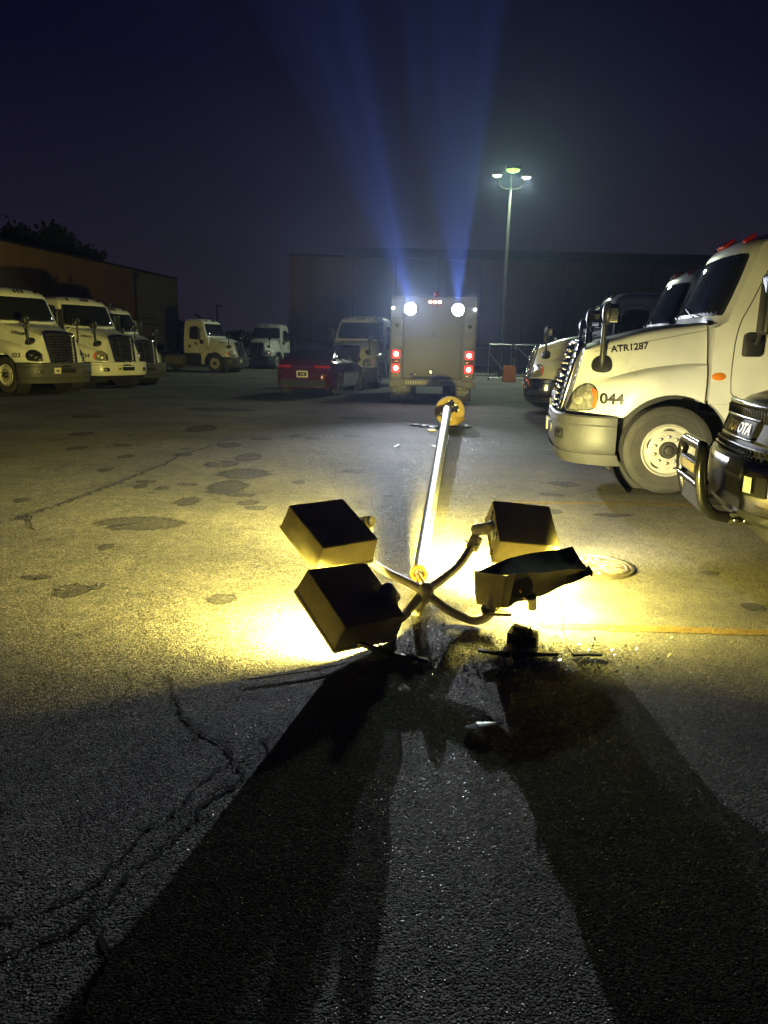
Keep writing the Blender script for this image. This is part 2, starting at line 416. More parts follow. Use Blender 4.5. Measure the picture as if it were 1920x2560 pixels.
def wheel_meshes(parent, x, y, s, steer=0.0, dual=False):
    """one wheel: tyre with rim as its part; s = outward side"""
    w = MB()
    prof = [(-.29, .30), (-.285, .36), (-.288, .44), (-.27, .49), (-.24, .508), (-.2, .511), (-.195, .50), (-.185, .50), (-.18, .512), (-.12, .512), (-.115, .50), (-.105, .50), (-.10, .512),
            (-.05, .511), (-.02, .502), (.0, .47), (.006, .42), (.0, .40), (.003, .395), (-.004, .34), (-.012, .302)]
    w.lathe([(s * a, r) for a, r in prof], RUBBER, 56)
    o = w.build('wheel', parent, 30)
    r = MB()
    d = .0 if not dual else -.10
    rp = [(-.012, .306), (.006, .300), (.010, .292), (-.002, .286), (-.03, .276), (-.045, .268), (-.05 + d, .24), (-.035 + d, .215), (-.028 + d, .185), (-.03 + d, .12), (-.03 + d, .0)]
    r.lathe([(s * a, q) for a, q in rp], STEEL, 48)
    for k in range(5):
        a = 2 * PI * (k + .25) / 5
        M = Matrix.Rotation(a, 3, 'X')
        hole = [Vector((0, .215, 0)) + Vector((0, .030 * math.cos(t), .062 * math.sin(t))) for t in [2 * PI * i / 14 for i in range(14)]]
        lip = [Vector((0, .215, 0)) + Vector((0, .036 * math.cos(t), .069 * math.sin(t))) for t in [2 * PI * i / 14 for i in range(14)]]
        rows = []
        for ring, dx in ((lip, -.040 + d), (lip, -.026 + d), (hole, -.026 + d), (hole, -.039 + d)):
            rows.append([M @ (p + Vector((s * dx, 0, 0))) for p in ring])
        r.grid(rows, STEEL, close=True)
        rows = [rows[-1], [M @ (Vector((s * (-.0385 + d), .215, 0)))] * 14]
        r.grid(rows, CHASSIS, close=True, smooth=False)
    o2 = r.build('rim', o, 35)
    h = MB()
    h.lathe([(s * (-.03 + d), .098), (s * (.0 + d), .096), (s * (.012 + d), .085), (s * (.014 + d), .06), (s * (.03 + d), .055), (s * (.045 + d), .045), (s * (.05 + d), .02), (s * (.05 + d), 0)], HUB, 28)
    for k in range(10):
        a = 2 * PI * (k + .5) / 10
        h.lathe([(s * (-.03 + d), .0185), (s * (-.018 + d), .018), (s * (-.016 + d), .014), (s * (.008 + d), .0135), (s * (.010 + d), .009), (s * (.010 + d), 0)], NUT, 8, c=(0, .152 * math.cos(a), .152 * math.sin(a)))
    h.build('hub', o, 35)
    o.location = (x, y, .511); o.rotation_euler = (0, 0, steer)
    return o

def make_truck(label, loc, hdg, number=None, code=None, bumper='grey', grille='chrome', paint=None, back=-1.95, reds=False, steer=0.0,
               lamps='clear', roof_lamps=False, door_mark=False, hood_mark=None, seat=False, plate=True, rear=True, visor=False):
    P = paint or PAINT
    g = loc[2] if len(loc) > 2 else gz(loc[0], loc[1])
    rz = math.atan2(hdg[1], hdg[0]) - PI / 2
    t = thing('semi_truck', label, 'truck', (loc[0], loc[1], g), rz, 'white semi trucks parked around the yard')
    # hood
    b = MB()
    ys = [1.14, 1.11, 1.06, 1.0, .95, .88, .80, .72, .66, .62, .58, .54, .50, .45, .38, .3, .2, .1, 0, -.1, -.18, -.24, -.28, -.31]
    for s in (-1, 1): b.grid([[(s * x, y, z) for x, y, z in hood_sec(q)] for q in ys], P)
    f = hood_sec(1.14)
    b.grid([[(-x, y, z) for x, y, z in f], [(x, y, z) for x, y, z in f]], P, smooth=False)
    hood = b.build('hood', t, 32)
    # long crease line of the hood sides and a rounded bead
    for s in (-1, 1):
        c = MB(); c.tube([(s * (hood_x(y, z) + .001), y, z) for y, z in [(.85 - i * .058, interp([(-.31, 1.86), (.85, 1.60)], .85 - i * .058)) for i in range(21)]], .0035, GREYPL, 5)
        c.build('hood_seam', t)
    # engine bay and inner arches close the hood from below
    e = MB()
    e.box((0, .2, 1.05), (1.2, 1.1, .8), CHASSIS)
    for s in (-1, 1):
        e.lathe([(s * .70, .0), (s * .70, .645), (s * 1.10, .645)], CHASSIS, 24, c=(0, 0, .51), rot=Matrix.Rotation(-R(8), 3, 'X'), a0=-R(100), a1=R(115))
    e.box((0, 0, .5), (2.0, .14, .13), CHASSIS, .02)
    e.box((0, -.9, .75), (.9, 3.4, .26), CHASSIS)
    e.build('chassis', t)
    # cab shell
    b = MB()
    zs = [1.06, 1.2, 1.4, 1.7, 1.88, 1.95, 2.1, 2.3, 2.5, 2.65, 2.74, 2.79, 2.84, 2.88, 2.92, 2.95, 2.97]
    b.grid([cab_ring(z, back) for z in zs], P, close=True, cap=True)
    b.build('cab', t, 40)
    # windshield: rubber frame and glass laid on the slope
    def ws(u, z, o):
        y = yfront(u, z); x = xs(z) * u
        dy = (yfront(u, z + .01) - y) / .01
        n = Vector((u ** 3 * .9, 1, -dy)).normalized()
        return Vector((x, y, z)) + n * o
    def wsp(u0, z0, z1, o):
        rows = []
        for i in range(9):
            z = lerp(z0, z1, i / 8); uu = u0 + .015 * math.sin(PI * i / 8) - (.03 if i in (0, 8) else 0)
            rows.append([ws(lerp(-uu, uu, k / 24), z, o - (.03 if (i in (0, 8) or k in (0, 24)) else 0)) for k in range(25)])
        return rows
    b = MB(); b.grid(wsp(.965, 1.965, 2.755, .012), BLACKPL); fr = b.build('windshield', t, 60)
    b = MB(); b.grid(wsp(.93, 2.0, 2.72, .021), GLASS); b.build('glass', fr, 60)
    for u0 in (-.42, .3):
        b = MB(); b.tube([ws(u0, 2.0, .03), ws(u0 + .08, 2.02, .05), ws(u0 + .48, 2.12, .035)], .009, BLACKPL, 5)
        b.build('wiper', fr)
    # cowl under the glass
    b = MB(); b.grid([[(lerp(-1.03, 1.03, k / 16), -.30, 1.955 + .035 * (1 - (k / 8 - 1) ** 2) - (.05 if k in (0, 16) else 0)) for k in range(17)],
                      [(lerp(-1.03, 1.03, k / 16), yfront(k / 8 - 1, 1.97) - .03, 1.975) for k in range(17)]], BLACKPL)
    b.build('cowl', t)
    if visor:
        b = MB()
        rows = []
        for o, z in ((.02, 2.76), (.16, 2.70), (.17, 2.725), (.03, 2.80)):
            rows.append([ws(lerp(-.93, .93, k / 20), z, o) for k in range(21)])
        b.grid(rows, P, cap=False); b.build('sun_visor', t, 30)
    # doors and side windows
    for s in (-1, 1):
        fn = lambda y, z: xs(z)
        out = chaikin([(-.59, 1.09), (-.55, 1.35), (-.57, 1.90), (-.70, 2.15), (-.86, 2.55), (-.98, 2.66), (-1.62, 2.66), (-1.64, 1.8), (-1.64, 1.09), (-1.1, 1.08)], 2)
        b = MB(); b.rings(out, side(s, fn), P, .004, .007, 3)
        b.tube([side(s, fn)(p, .005) for p in out + out[:1]], .006, BLACKPL, 5, False)
        d = b.build('door', t, 50)
        win = chaikin([(-.80, 1.86), (-.82, 2.06), (-.96, 2.47), (-1.08, 2.56), (-1.48, 2.56), (-1.56, 2.46), (-1.56, 1.95), (-1.50, 1.84), (-1.02, 1.80)], 2)
        b = MB(); b.rings(win, side(s, fn), BLACKPL, .012, .016, 2); w = b.build('window', d, 60)
        win2 = [(-1.18 + (p[0] + 1.18) * .9, 2.17 + (p[1] - 2.17) * .9) for p in win]
        b = MB(); b.rings(win2, side(s, fn), GLASS, .018, .021, 2); b.build('pane', w, 60)
        b = MB(); b.rings(rrect(-1.58, 1.34, -1.46, 1.52, .04), side(s, fn), BLACKPL, .012, .02, 2); b.build('handle', d)
        # door mirror on two arms
        b = MB()
        b.box((s * 1.44, -.76, 2.12), (.26, .12, .62), BLACKPL, .05, seg=3)
        b.box((s * 1.44, -.825, 2.12), (.20, .012, .54), CHROME, .004)
        b.tube([(s * 1.12, -.72, 1.74), (s * 1.32, -.73, 1.72), (s * 1.42, -.74, 1.85)], .024, BLACKPL, 8)
        b.tube([(s * 1.08, -.82, 2.36), (s * 1.3, -.79, 2.40), (s * 1.40, -.76, 2.36)], .02, BLACKPL, 8)
        b.box((s * 1.17, -.74, 1.70), (.10, .20, .24), BLACKPL, .03)
        b.build('door_mirror', t, 50)
        if door_mark:
            b = MB(); b.text('AJ', .26, (lambda x, z, s=s: (s * (xs(1.6) + .013), (-.94 - x if s < 0 else -1.24 + x), 1.52 + z + x * .0)), INK, bold=.03)
            b.build('door_lettering', d)
        # lower cab corner behind the wheel, side marker lamp, steps
        b = MB()
        arc = [(.0 + .665 * math.cos(R(a)), .51 + .665 * math.sin(R(a))) for a in (119, 126, 134, 143, 150, 157, 164, 171, 178, 185)]
        b.prism(arc + [(-.80, .44), (-.80, 1.055), (-.325, 1.058)], s * 1.0, s * 1.145, P); b.build('cab_skirt', t)
        b = MB(); b.rings(circle(-.43, 1.36, .075, .042, 16), side(s, fn), AMBER, .008, .02, 3); b.build('side_marker', t, 60)
        b = MB()
        b.box((s * 1.02, -1.30, .70), (.16, .94, .64), BLACKPL, .03)
        for z in (.40, .66, .98): b.box((s * 1.08, -1.30, z), (.14, .90, .03), ALU, .008)
        b.build('steps', t)
        # hood mirror
        b = MB()
        hx = hood_x(.78, 1.5)
        b.rings(chaikin([(.86, 1.36), (.69, 1.36), (.66, 1.47), (.71, 1.57), (.86, 1.54), (.90, 1.43)], 2), side(s, lambda y, z: hood_x(y, z)), BLACKPL, .01, .045, 3)
        b.tube(smooth_path([(s * (hx + .03), .78, 1.42), (s * (hx + .09), .785, 1.5), (s * (hx + .10), .79, 1.7), (s * (hx + .10), .795, 1.91)], 5), [.042, .04, .038, .036, .034, .033, .032, .031, .03, .03, .029, .028, .028, .027, .026, .026], BLACKPL, 10)
        m = b.build('hood_mirror', t, 60)
        b = MB(); b.sphere((s * (hx + .11), .77, 2.03), .12, BLACKPL, 18, (.85, .5, 1.1)); b.box((s * (hx + .11), .708, 2.03), (.17, .012, .21), CHROME, .05); b.build('mirror_head', m, 60)
        # headlamp and turn lamp
        hl = [(1.155, .915), (1.07, .905), (.95, .92), (.86, .935), (.815, 1.03), (.815, 1.15), (.86, 1.225), (.94, 1.24), (1.02, 1.20), (1.08, 1.12), (1.125, 1.02)]
        hfn = side(s, lambda y, z: hood_x(y, z))
        b = MB(); o1 = chaikin(hl, 2); b.rings(o1, hfn, BLACKPL, .006, .008, 2); hd = b.build('headlight', t, 60)
        o2 = [(.98 + (p[0] - .98) * .92, 1.07 + (p[1] - 1.07) * .92) for p in o1]
        b = MB(); b.rings(o2, hfn, LENS if lamps != 'dark' else DLENS, .012, .032, 4)
        for cy, cz, q in ((1.02, 1.04, .05), (.935, 1.10, .045)):
            b.rings(circle(cy, cz, q, q * 1.1, 14), hfn, BLACKPL if lamps == 'dark' else BULB, .030, .046, 3)
        b.build('lens', hd, 60)
        if lamps != 'dark':
            b = MB(); b.rings(chaikin([(.875, .955), (.835, .955), (.825, 1.06), (.83, 1.16), (.875, 1.19), (.89, 1.17), (.865, 1.08)], 2), hfn, ORANGE, .034, .045, 2); b.build('turn_lamp', hd, 60)
        # lettering follows the panel
        if number:
            b = MB(); b.text(number, .165, (lambda x, z, s=s: (s * (hood_x(.80 - x if s < 0 else .46 + x, 1.02 + z) + .009), (.80 - x if s < 0 else .46 + x), 1.02 + z)), INK, bold=.034, sx=1.02)
            b.build('fleet_number', t)
        if code:
            b = MB(); b.text(code, .105, (lambda x, z, s=s: (s * (hood_x((.68 - x if s < 0 else .20 + x), 1.60 + z + x * (.12 if s < 0 else -.12)) + .009), (.68 - x if s < 0 else .20 + x), 1.595 + z + x * (.13 if s < 0 else -.13) + (0 if s < 0 else .07))), INK, bold=.028, sx=.95)
            b.build('unit_code', t)
    # grille: chrome surround, curved slats, two uprights
    GM = CHROME if grille == 'chrome' else DCHROME
    def gp(u, v, o):
        """u -1..1 across, v 0..1 up"""
        w = lerp(.40, .49, max(0, v) ** .8); x = w * u
        return (x, 1.165 - .185 * v + .035 + .05 * (1 - u * u) + o - .02 * v * v, lerp(.80, 1.70, v) - .015 * u * u)
    b = MB()
    b.grid([[gp(u / 8, v / 8, -.06) for u in range(-8, 9)] for v in range(9)], CHASSIS)
    gb = b.build('grille', t, 60)
    b = MB()
    edge = [gp(-1, v / 10, 0) for v in range(10)] + [gp(-.97, .985, 0)] + [gp(u / 8, 1, 0) for u in range(-7, 8)] + [gp(.97, .985, 0)] + [gp(1, v / 10, 0) for v in range(9, -1, -1)] + [gp(.95, -.02, 0)] + [gp(u / 8, -.02, 0) for u in range(7, -8, -1)] + [gp(-.95, -.02, 0)]
    b.tube(edge + edge[:1], .036, GM, 10, False)
    rows = []
    b.build('grille_frame', gb, 60)
    b = MB()
    for i in range(11):
        v = .06 + i * .083
        pr = [(-.03, -.020), (.014, -.013), (.022, .0), (.014, .013), (-.03, .010)]
        b.grid([[tuple(Vector(gp(u / 9, v, 0)) + Vector((0, a, c))) for a, c in pr] for u in range(-9, 10)], GM)
    for u in (-.98, -.34, .34, .98):
        for i in range(11):
            v = .06 + i * .083
            b.box(Vector(gp(u * .96, v, .018)), (.055, .05, .034), CHROME, .012)
        b.tube([gp(u * .96, v / 8, .004) for v in range(9)], .013, GM, 6)
    b.build('grille_slats', gb, 50)
    # bumper
    BM = {'grey': GREYPL, 'white': P, 'chrome': DCHROME}[bumper]
    plan = [(1.135, .60), (1.150, .68), (1.145, .80), (1.10, .95), (1.02, 1.08), (.90, 1.17), (.75, 1.225), (.55, 1.26), (.3, 1.275), (0, 1.28)]
    plan = plan + [(-x, y) for x, y in plan[-2::-1]]
    rows = []
    for z, o in ((.872, -.10), (.878, -.03), (.86, -.005), (.78, .004), (.76, -.012), (.62, .0), (.50, -.012), (.44, -.045), (.415, -.09)):
        row = []
        for x, y in plan:
            n = Vector((x, (y - .45) * .9, 0)).normalized()
            row.append((x + n.x * o, y + n.y * o, z))
        rows.append(row)
    b = MB(); b.grid(rows, BM); bp = b.build('bumper', t, 35)
    b = MB()
    b.grid([[(x * .985, y - .03 + .01, .44) for x, y in plan], [(x * .955, y - .07, .31) for x, y in plan]], GREYPL if bumper == 'grey' else BLACKPL); b.build('air_dam', bp, 60)
    b = MB(); b.box((0, 1.265, .66), (.62, .05, .13), BLACKPL, .02); b.build('intake', bp, 50)
    for s in (-1, 1):
        M3 = Matrix.Rotation(-s * R(28), 3, 'Z'); b = MB()
        b.box((s * .80, 1.205, .64), (.20, .05, .12), BLACKPL, .025, rot=M3)
        b.box((s * .80, 1.222, .64), (.11, .04, .075), CHROME, .03, rot=M3)
        b.build('fog_lamp', bp, 50)
    if plate:
        b = MB(); b.box((.32, 1.292, .66), (.22, .014, .16), PLATE, .004); b.box((.32, 1.300, .66), (.1, .006, .05), GREYPL); b.build('number_plate', t)
    # roof markers
    for u in (-.72, -.14, 0, .14, .72):
        b = MB()
        y = yfront(u * .9, 2.87); M3 = Matrix.Rotation(R(-35), 3, 'X')
        b.box((u * .86, yfront(u, 2.86) + .02, 2.875), (.045, .16, .05), REDLENS if reds else BLACKPL, .02, rot=M3)
        b.build('roof_marker', t, 60)
    if roof_lamps:
        for u in (-.3, .3):
            b = MB(); b.lathe([(0, .06), (.02, .085), (.07, .08), (.08, 0)], CHROME, 16, 'y', (u, -1.05, 3.09)); b.tube([(u, -1.05, 2.9), (u, -1.05, 3.04)], .012, BLACKPL, 6); b.build('roof_lamp', t, 60)
    if hood_mark:
        b = MB(); b.text(hood_mark, .15, lambda x, z: (-(x - .28), .45 + z * .95, zt(.45 + z) + .045), INK, bold=.02); b.build('hood_lettering', t)
    # wheels
    wheel_meshes(t, -1.05, 0, -1, steer); wheel_meshes(t, 1.05, 0, 1, steer)
    if rear:
        for y in (-3.75, -5.05):
            for s in (-1, 1): wheel_meshes(t, s * 1.08, y, s, 0, True)
        b = MB()
        for s in (-1, 1): b.box((s * .43, -3.9, .85), (.09, 3.8, .26), CHASSIS, .01)
        b.box((0, -4.3, 1.08), (.9, .95, .10), CHASSIS, .03)
        b.lathe([(0, 0), (0, .33), (1.15, .33), (1.15, 0)], ALU, 24, 'y', (-.85, -3.2, .64)); b.lathe([(0, 0), (0, .33), (1.15, .33), (1.15, 0)], ALU, 24, 'y', (.85, -3.2, .64))
        b.build('rear_frame', t)
    return t
# ------------------------------------------------------------------ ground, markings, cracks
def axis_vals(lo, hi, fine_lo, fine_hi, step):
    v = []; x = fine_lo
    while x < fine_hi + 1e-6: v.append(x); x += step
    d = step
    while v[-1] < hi: d *= 1.5; v.append(min(hi, v[-1] + d))
    d = step
    while v[0] > lo: d *= 1.5; v.insert(0, max(lo, v[0] - d))
    return v
gx = axis_vals(-500, 500, -16, 10, .5); gy = axis_vals(-60, 900, -2, 48, .5)
b = MB(); b.grid([[(x, y, gz(x, y)) for x in gx] for y in gy], ASPHALT)
structure('ground', b, 'cracked old asphalt of the truck yard', 0)

def wob(poly, amp, seed, sc=3.0):
    out = []
    for x, y in poly:
        n = noise.noise((x * sc, y * sc, seed)); m = noise.noise((x * sc * 3, y * sc * 3, seed + 9))
        out.append((x + amp * (n + .5 * m), y + amp * 1.6 * (m + .4 * n)))
    return out
stains = [(-2.19, 6.75, .45, .3), (-2.04, 4.82, .13, .16), (-2.4, 5.09, .11, .07), (-2.02, 7.75, .14, .24), (-1.4, 7.75, .12, .13), (-1.79, 8.59, .24, .5), (-1.76, 9.51, .36, .42),
          (-2.2, 10.22, .26, .32), (-1.96, 10.9, .21, .46), (-2.48, 12.15, .2, .32), (-3.46, 14.39, .3, .64), (-1.6, 13.6, .13, .25), (-1.02, 9.0, .09, .14), (-2.78, 8.78, .14, .11),
          (-2.26, 8.69, .14, .11), (-3.51, 9.54, .1, .18), (-3.64, 10.68, .12, .2), (-2.12, 13.07, .2, .2), (-5.2, 13.1, .2, .3), (-4.6, 11.4, .14, .25), (-6.2, 16, .35, .4), (1.9, 8.6, .16, .12), (2.2, 9.3, .2, .18), (-4.0, 18.5, .9, .5), (-.6, 17.2, .5, .35), (2.3, 7.55, .22, .1)]
for i, (x, y, a, c) in enumerate(stains):
    b = MB(); drape(b, wob(circle(x, y, a * 1.05, c * 1.05, 44), .10 * min(a, c) ** .5 * 1.0, i * 3.1, 2.4 / max(.2, a)), STAIN, .0006 + .00004 * i)
    structure('oil_stain', b, 'dark oil stain soaked into the asphalt', 0)
for i in range(20):
    x, y = rnd.uniform(-4.5, 2.6), rnd.uniform(4.3, 15); a = rnd.uniform(.02, .09) * (1 + y * .05)
    b = MB(); drape(b, wob(circle(x, y, a * rnd.uniform(.7, 1.6), a * rnd.uniform(.8, 2), 18), .25 * a, i * 5.3 + 200, 1.2 / a), STAIN, .0017 + .00003 * i)
    structure('oil_drip', b, 'small dark drip on the asphalt', 0)
def stripe(name, m, x0, y0, x1, y1, w, lab, seed):
    n = int(abs(x1 - x0) / .04) + 2
    b = MB(); rows = [[], []]
    for i in range(n):
        t = i / (n - 1); x = lerp(x0, x1, t); y = lerp(y0, y1, t)
        for s in (0, 1):
            yy = y + (s - .5) * w + .02 * noise.noise((x * 9, s * 5, seed)) + .012 * noise.noise((x * 30, s * 7, seed))
            rows[s].append((x, yy, gz(x, yy) + .0026))
    b.grid(rows, m); return structure(name, b, lab, 0)
stripe('bay_line', YLINE, .95, 4.37, 7.0, 4.20, .10, 'worn yellow parking bay line near the fallen lamps', 1)
stripe('bay_line', YLINE, 1.35, 8.10, 8.0, 8.34, .11, 'worn yellow parking bay line beside the near truck', 2)
stripe('bay_line', WLINE, 1.92, 12.50, 9.0, 12.6, .10, 'worn white parking bay line under the second truck', 3)
stripe('bay_line', WLINE, 2.6, 17.4, 9.0, 17.6, .12, 'worn white parking bay line farther down the row', 4)
def crack(pts, w, seed, jag=.025):
    P = smooth_path([(x, y, 0) for x, y in pts], 30)
    L_, Rr = [], []
    for i, p in enumerate(P):
        t = (P[min(i + 1, len(P) - 1)] - P[max(i - 1, 0)]).normalized(); n = Vector((-t.y, t.x, 0))
        j = jag * (noise.noise((p.x * 8, p.y * 8, seed)) + .7 * noise.noise((p.x * 25, p.y * 25, seed)) + .45 * noise.noise((p.x * 70, p.y * 70, seed)))
        ww = w * max(.10, .62 + 1.1 * noise.noise((p.x * 22, p.y * 22, seed + 4)) + .5 * noise.noise((p.x * 80, p.y * 80, seed + 2)))
        a = p + n * (j + ww / 2); c = p + n * (j - ww / 2)
        L_.append((a.x, a.y, gz(a.x, a.y) + .0032)); Rr.append((c.x, c.y, gz(c.x, c.y) + .0032))
    b = MB(); b.grid([L_, Rr], TAR); return structure('crack', b, 'open crack in the asphalt', 0)
crack([(-3.6, 6.2), (-3.41, 6.63), (-3.33, 6.85), (-3.19, 7.5), (-3.1, 8.33), (-3.02, 9.05), (-2.95, 9.98), (-2.94, 10.91), (-2.78, 11.71), (-2.6, 13)], .05, 1, .05)
crack([(-3.27, 6.95), (-3.12, 6.6), (-3.0, 6.4)], .03, 2)
crack([(-1.05, 3.62), (-1.03, 3.54), (-.93, 3.25), (-.76, 2.99), (-.66, 2.9), (-.58, 2.78), (-.52, 2.63), (-.61, 2.48), (-.64, 2.36), (-.76, 2.11), (-.82, 1.91), (-1.0, 1.75)], .019, 3)
crack([(-.58, 2.78), (-.66, 2.6), (-.70, 2.45), (-.78, 2.30), (-.9, 2.0), (-1.1, 1.85), (-1.3, 1.6)], .017, 4)
crack([(-.66, 2.9), (-.5, 2.95), (-.42, 2.85)], .012, 5)
for k in range(16):
    q = [(-.76, 2.99), (-.6, 2.8), (-.56, 2.6), (-.63, 2.4), (-.72, 2.2), (-.86, 1.95), (-.98, 1.78)][k % 7]; a = rnd.uniform(0, 6.28); l = rnd.uniform(.06, .16)
    crack([q, (q[0] + l * .5 * math.cos(a), q[1] + l * .5 * math.sin(a)), (q[0] + l * math.cos(a + .5), q[1] + l * math.sin(a + .5))], .009, 30 + k, .03)
crack([(-1.27, 3.6), (-1.2, 3.4), (-1.22, 3.2)], .014, 6)
crack([(-.82, 1.91), (-.72, 1.75), (-.74, 1.55), (-.8, 1.4)], .015, 7)
crack([(.93, 3.5), (1.0, 3.2), (.98, 3.0)], .006, 8)
crack([(-.95, 5.6), (-.8, 5.5), (-.7, 5.62), (-.55, 5.4), (-.5, 5.2)], .009, 9)
crack([(-.35, 6.2), (-.3, 5.9), (-.12, 5.8)], .008, 10)

# ------------------------------------------------------------------ fallen lamp head: hub, four arms, four box lamps
LH = thing('fallen_lamp_head', 'smashed pole head of four box floodlights on curved arms around one hub', 'floodlight cluster', (.25, 4.53, 0))
LHo = Vector((.25, 4.53, 0))
def rel(p): return tuple(Vector(p) - LHo)
ax = Vector((.25, -.37, .89)).normalized()
hubc = Vector((.262, 4.455, .165))
b = MB()
rt = ax.to_track_quat('Z', 'X').to_matrix()
b.lathe([(-.19, .0), (-.19, .032), (-.06, .034), (-.055, .044), (.0, .046), (.012, .049), (.03, .047), (.05, .036), (.062, .018), (.065, 0)], ARM, 24, 'z', rel(hubc), rot=rt)
b.build('hub', LH, 50)
arms = [
    [(.262, 4.46, .165), (.231, 4.50, .171), (.122, 4.62, .190), (.009, 4.78, .198), (-.075, 4.93, .215), (-.098, 4.98, .28), (-.108, 4.99, .42)],
    [(.262, 4.46, .165), (.292, 4.5, .178), (.385, 4.62, .207), (.486, 4.78, .24), (.57, 4.95, .295), (.605, 5.0, .34)],
    [(.262, 4.46, .165), (.23, 4.45, .142), (.175, 4.36, .101), (.119, 4.25, .076), (.075, 4.16, .10), (.05, 4.11, .20)],
    [(.262, 4.46, .165), (.29, 4.45, .143), (.386, 4.4, .082), (.493, 4.36, .042), (.573, 4.33, .038), (.635, 4.33, .072), (.658, 4.33, .15)]]
knk = [((-.112, 4.985, .40), (-.115, 4.98, .47), (-.17, 4.93, .46)), ((.590, 4.985, .30), (.655, 5.055, .42), (.74, 5.13, .43)), ((.052, 4.115, .18), (.045, 4.10, .27), (.0, 4.14, .27)), ((.655, 4.33, .10), (.66, 4.33, .16), (.67, 4.33, .19))]
for i, (a, k) in enumerate(zip(arms, knk)):
    b = MB(); b.tube(smooth_path([rel(p) for p in a], 6), .0265, ARM, 14); ar = b.build('arm', LH, 60)
    b = MB(); k0, k1, k2 = [Vector(rel(p)) for p in k]
    d = (k1 - k0).normalized()
    b.tube([k0, k0 + d * .002, k0 + d * .045, k0 + d * .047, k0 + d * .05, k0 + d * .095], [.035, .042, .042, .039, .043, .040], ARM, 20)
    e = (k2 - k1).normalized()
    if i < 3:
        sd = Vector((.35, -.90, .25)) if i == 1 else Vector((.5, -.8, .3))
        sd = (sd - e * sd.dot(e)).normalized()
        b.tube([k1 - sd * .055, k1 - sd * .05, k1 + sd * .05, k1 + sd * .055], [.036, .041, .041, .036], ARM, 22)
        b.tube([k1 + sd * .055, k1 + sd * .059, k1 + sd * .059], [.026, .026, .001], ARM, 18)
        b.tube([k1, k2], [.034, .034], ARM, 16)
    bolt = k0 + d * .03
    nrm = Vector((.2, -.95, .1)); nrm = (nrm - d * nrm.dot(d)).normalized()
    b.tube([bolt + nrm * .04, bolt + nrm * .062], [.007, .007], NUT, 8)
    b.tube([bolt - d.cross(nrm) * .04, bolt - d.cross(nrm) * .07], [.005, .005], NUT, 6)
    b.build('knuckle', ar, 45)

DIM = (.41516, .44064, .18331, .0128)
def fixture(o, e1, e2, power, throw=()):
    """box lamp: o = back face centre, e1/e2 = back face axes; the lens looks along e1 x e2"""
    Wd, Ln, D, t = DIM
    e1 = Vector(e1).normalized(); e2 = (Vector(e2) - e1 * Vector(e2).dot(e1)).normalized(); e3 = e1.cross(e2)
    M = Matrix.Translation(Vector(rel(o))) @ Matrix((e1, e2, e3)).transposed().to_4x4()
    b = MB()
    def ring(w, l, z, r): return [(x, y, z) for x, y in rrect(-w / 2, -l / 2, w / 2, l / 2, r, 3)]
    rows = [ring(Wd - .012, Ln - .012, 0, .012), ring(Wd, Ln, .006, .014), ring(Wd + t * 1.7, Ln + t * 1.7, D - .022, .014), ring(Wd + t * 2.6, Ln + t * 2.6, D - .02, .016), ring(Wd + t * 2.6, Ln + t * 2.6, D, .016),
            ring(Wd + t * .4, Ln + t * .4, D, .012), ring(Wd - .03, Ln - .03, .06, .012)]
    b.grid(rows, BOX, close=True, cap=True, smooth=False)
    b.box((Wd / 2 - .012, -Ln * .22, D - .03), (.03, .02, .03), NUT, .004)
    f = b.build('floodlight', LH, 30)
    f.matrix_local = M
    # latch plate and small bosses on the arm side
    b = MB(); b.grid([ring(Wd - .05, Ln - .05, .075, .01), ring(Wd * .55, Ln * .55, .068, .01)], BRIGHT, close=True, cap=True, smooth=False)
    b.build('reflector', f, 30)
    b = MB(); b.tube([(0, -.13, .10), (0, -.11, .10), (0, .06, .10), (0, .09, .10), (0, .12, .10)], [.02, .02, .045, .045, .02], HPSE if power else CHASSIS, 14); b.build('bulb', f, 60)
    if power:
        ld = bpy.data.lights.new('lamp_light', 'AREA'); ld.shape = 'RECTANGLE'; ld.size = .30; ld.size_y = .32
        ld.energy = power; ld.color = HPSCOL
        lo = bpy.data.objects.new('lamp_light', ld); COL.objects.link(lo); lo.parent = f
        lo.location = (0, 0, .128); lo.rotation_euler = (PI, 0, 0)
    for tx, ty, tz, tpow in throw:
        ld = bpy.data.lights.new('reflector_beam', 'SPOT'); ld.energy = tpow; ld.color = HPSCOL if tx < .3 else HPSCOL2; ld.spot_size = R(84); ld.spot_blend = 1; ld.shadow_soft_size = .10
        lo = bpy.data.objects.new('reflector_beam', ld); COL.objects.link(lo); lo.parent = f
        lo.matrix_local = Matrix.Translation((0, 0, .17)) @ (M.to_3x3().inverted() @ Vector((tx, ty, tz))).to_track_quat('-Z', 'Y').to_matrix().to_4x4()
    return f, M, e3
HPSCOL = (1.0, .86, .19)
HPSCOL2 = (1.0, .92, .56)
F1 = fixture((-.314, 4.699, .533), (.327, .257, -.001), (.244, -.313, -.192), 10)
F2 = fixture((.971, 5.136, .4545), (.412, .024, -.038), (.005, -.394, -.197), 360, [(-.93, .36, .12, 4200), (-.62, .78, .10, 6200), (-.12, .99, .10, 4300), (.62, .78, .13, 1300)])
F3 = fixture((-.1385, 4.0425, .2895), (.317, .267, -.029), (.234, -.302, -.220), 400, [(-.85, .5, .2, 500), (-.90, .40, -.15, 260)])
b = MB()
for q in ((-.205, -.10, .05), (-.205, .12, .05)): b.box(q, (.02, .05, .06), BLACKPL, .005)
b.box((-.213, -.02, .09), (.006, .20, .075), BLACKPL, .004)
b.box((-.225, .17, .15), (.025, .03, .03), ARM, .008)
b.build('latch', F2[0])
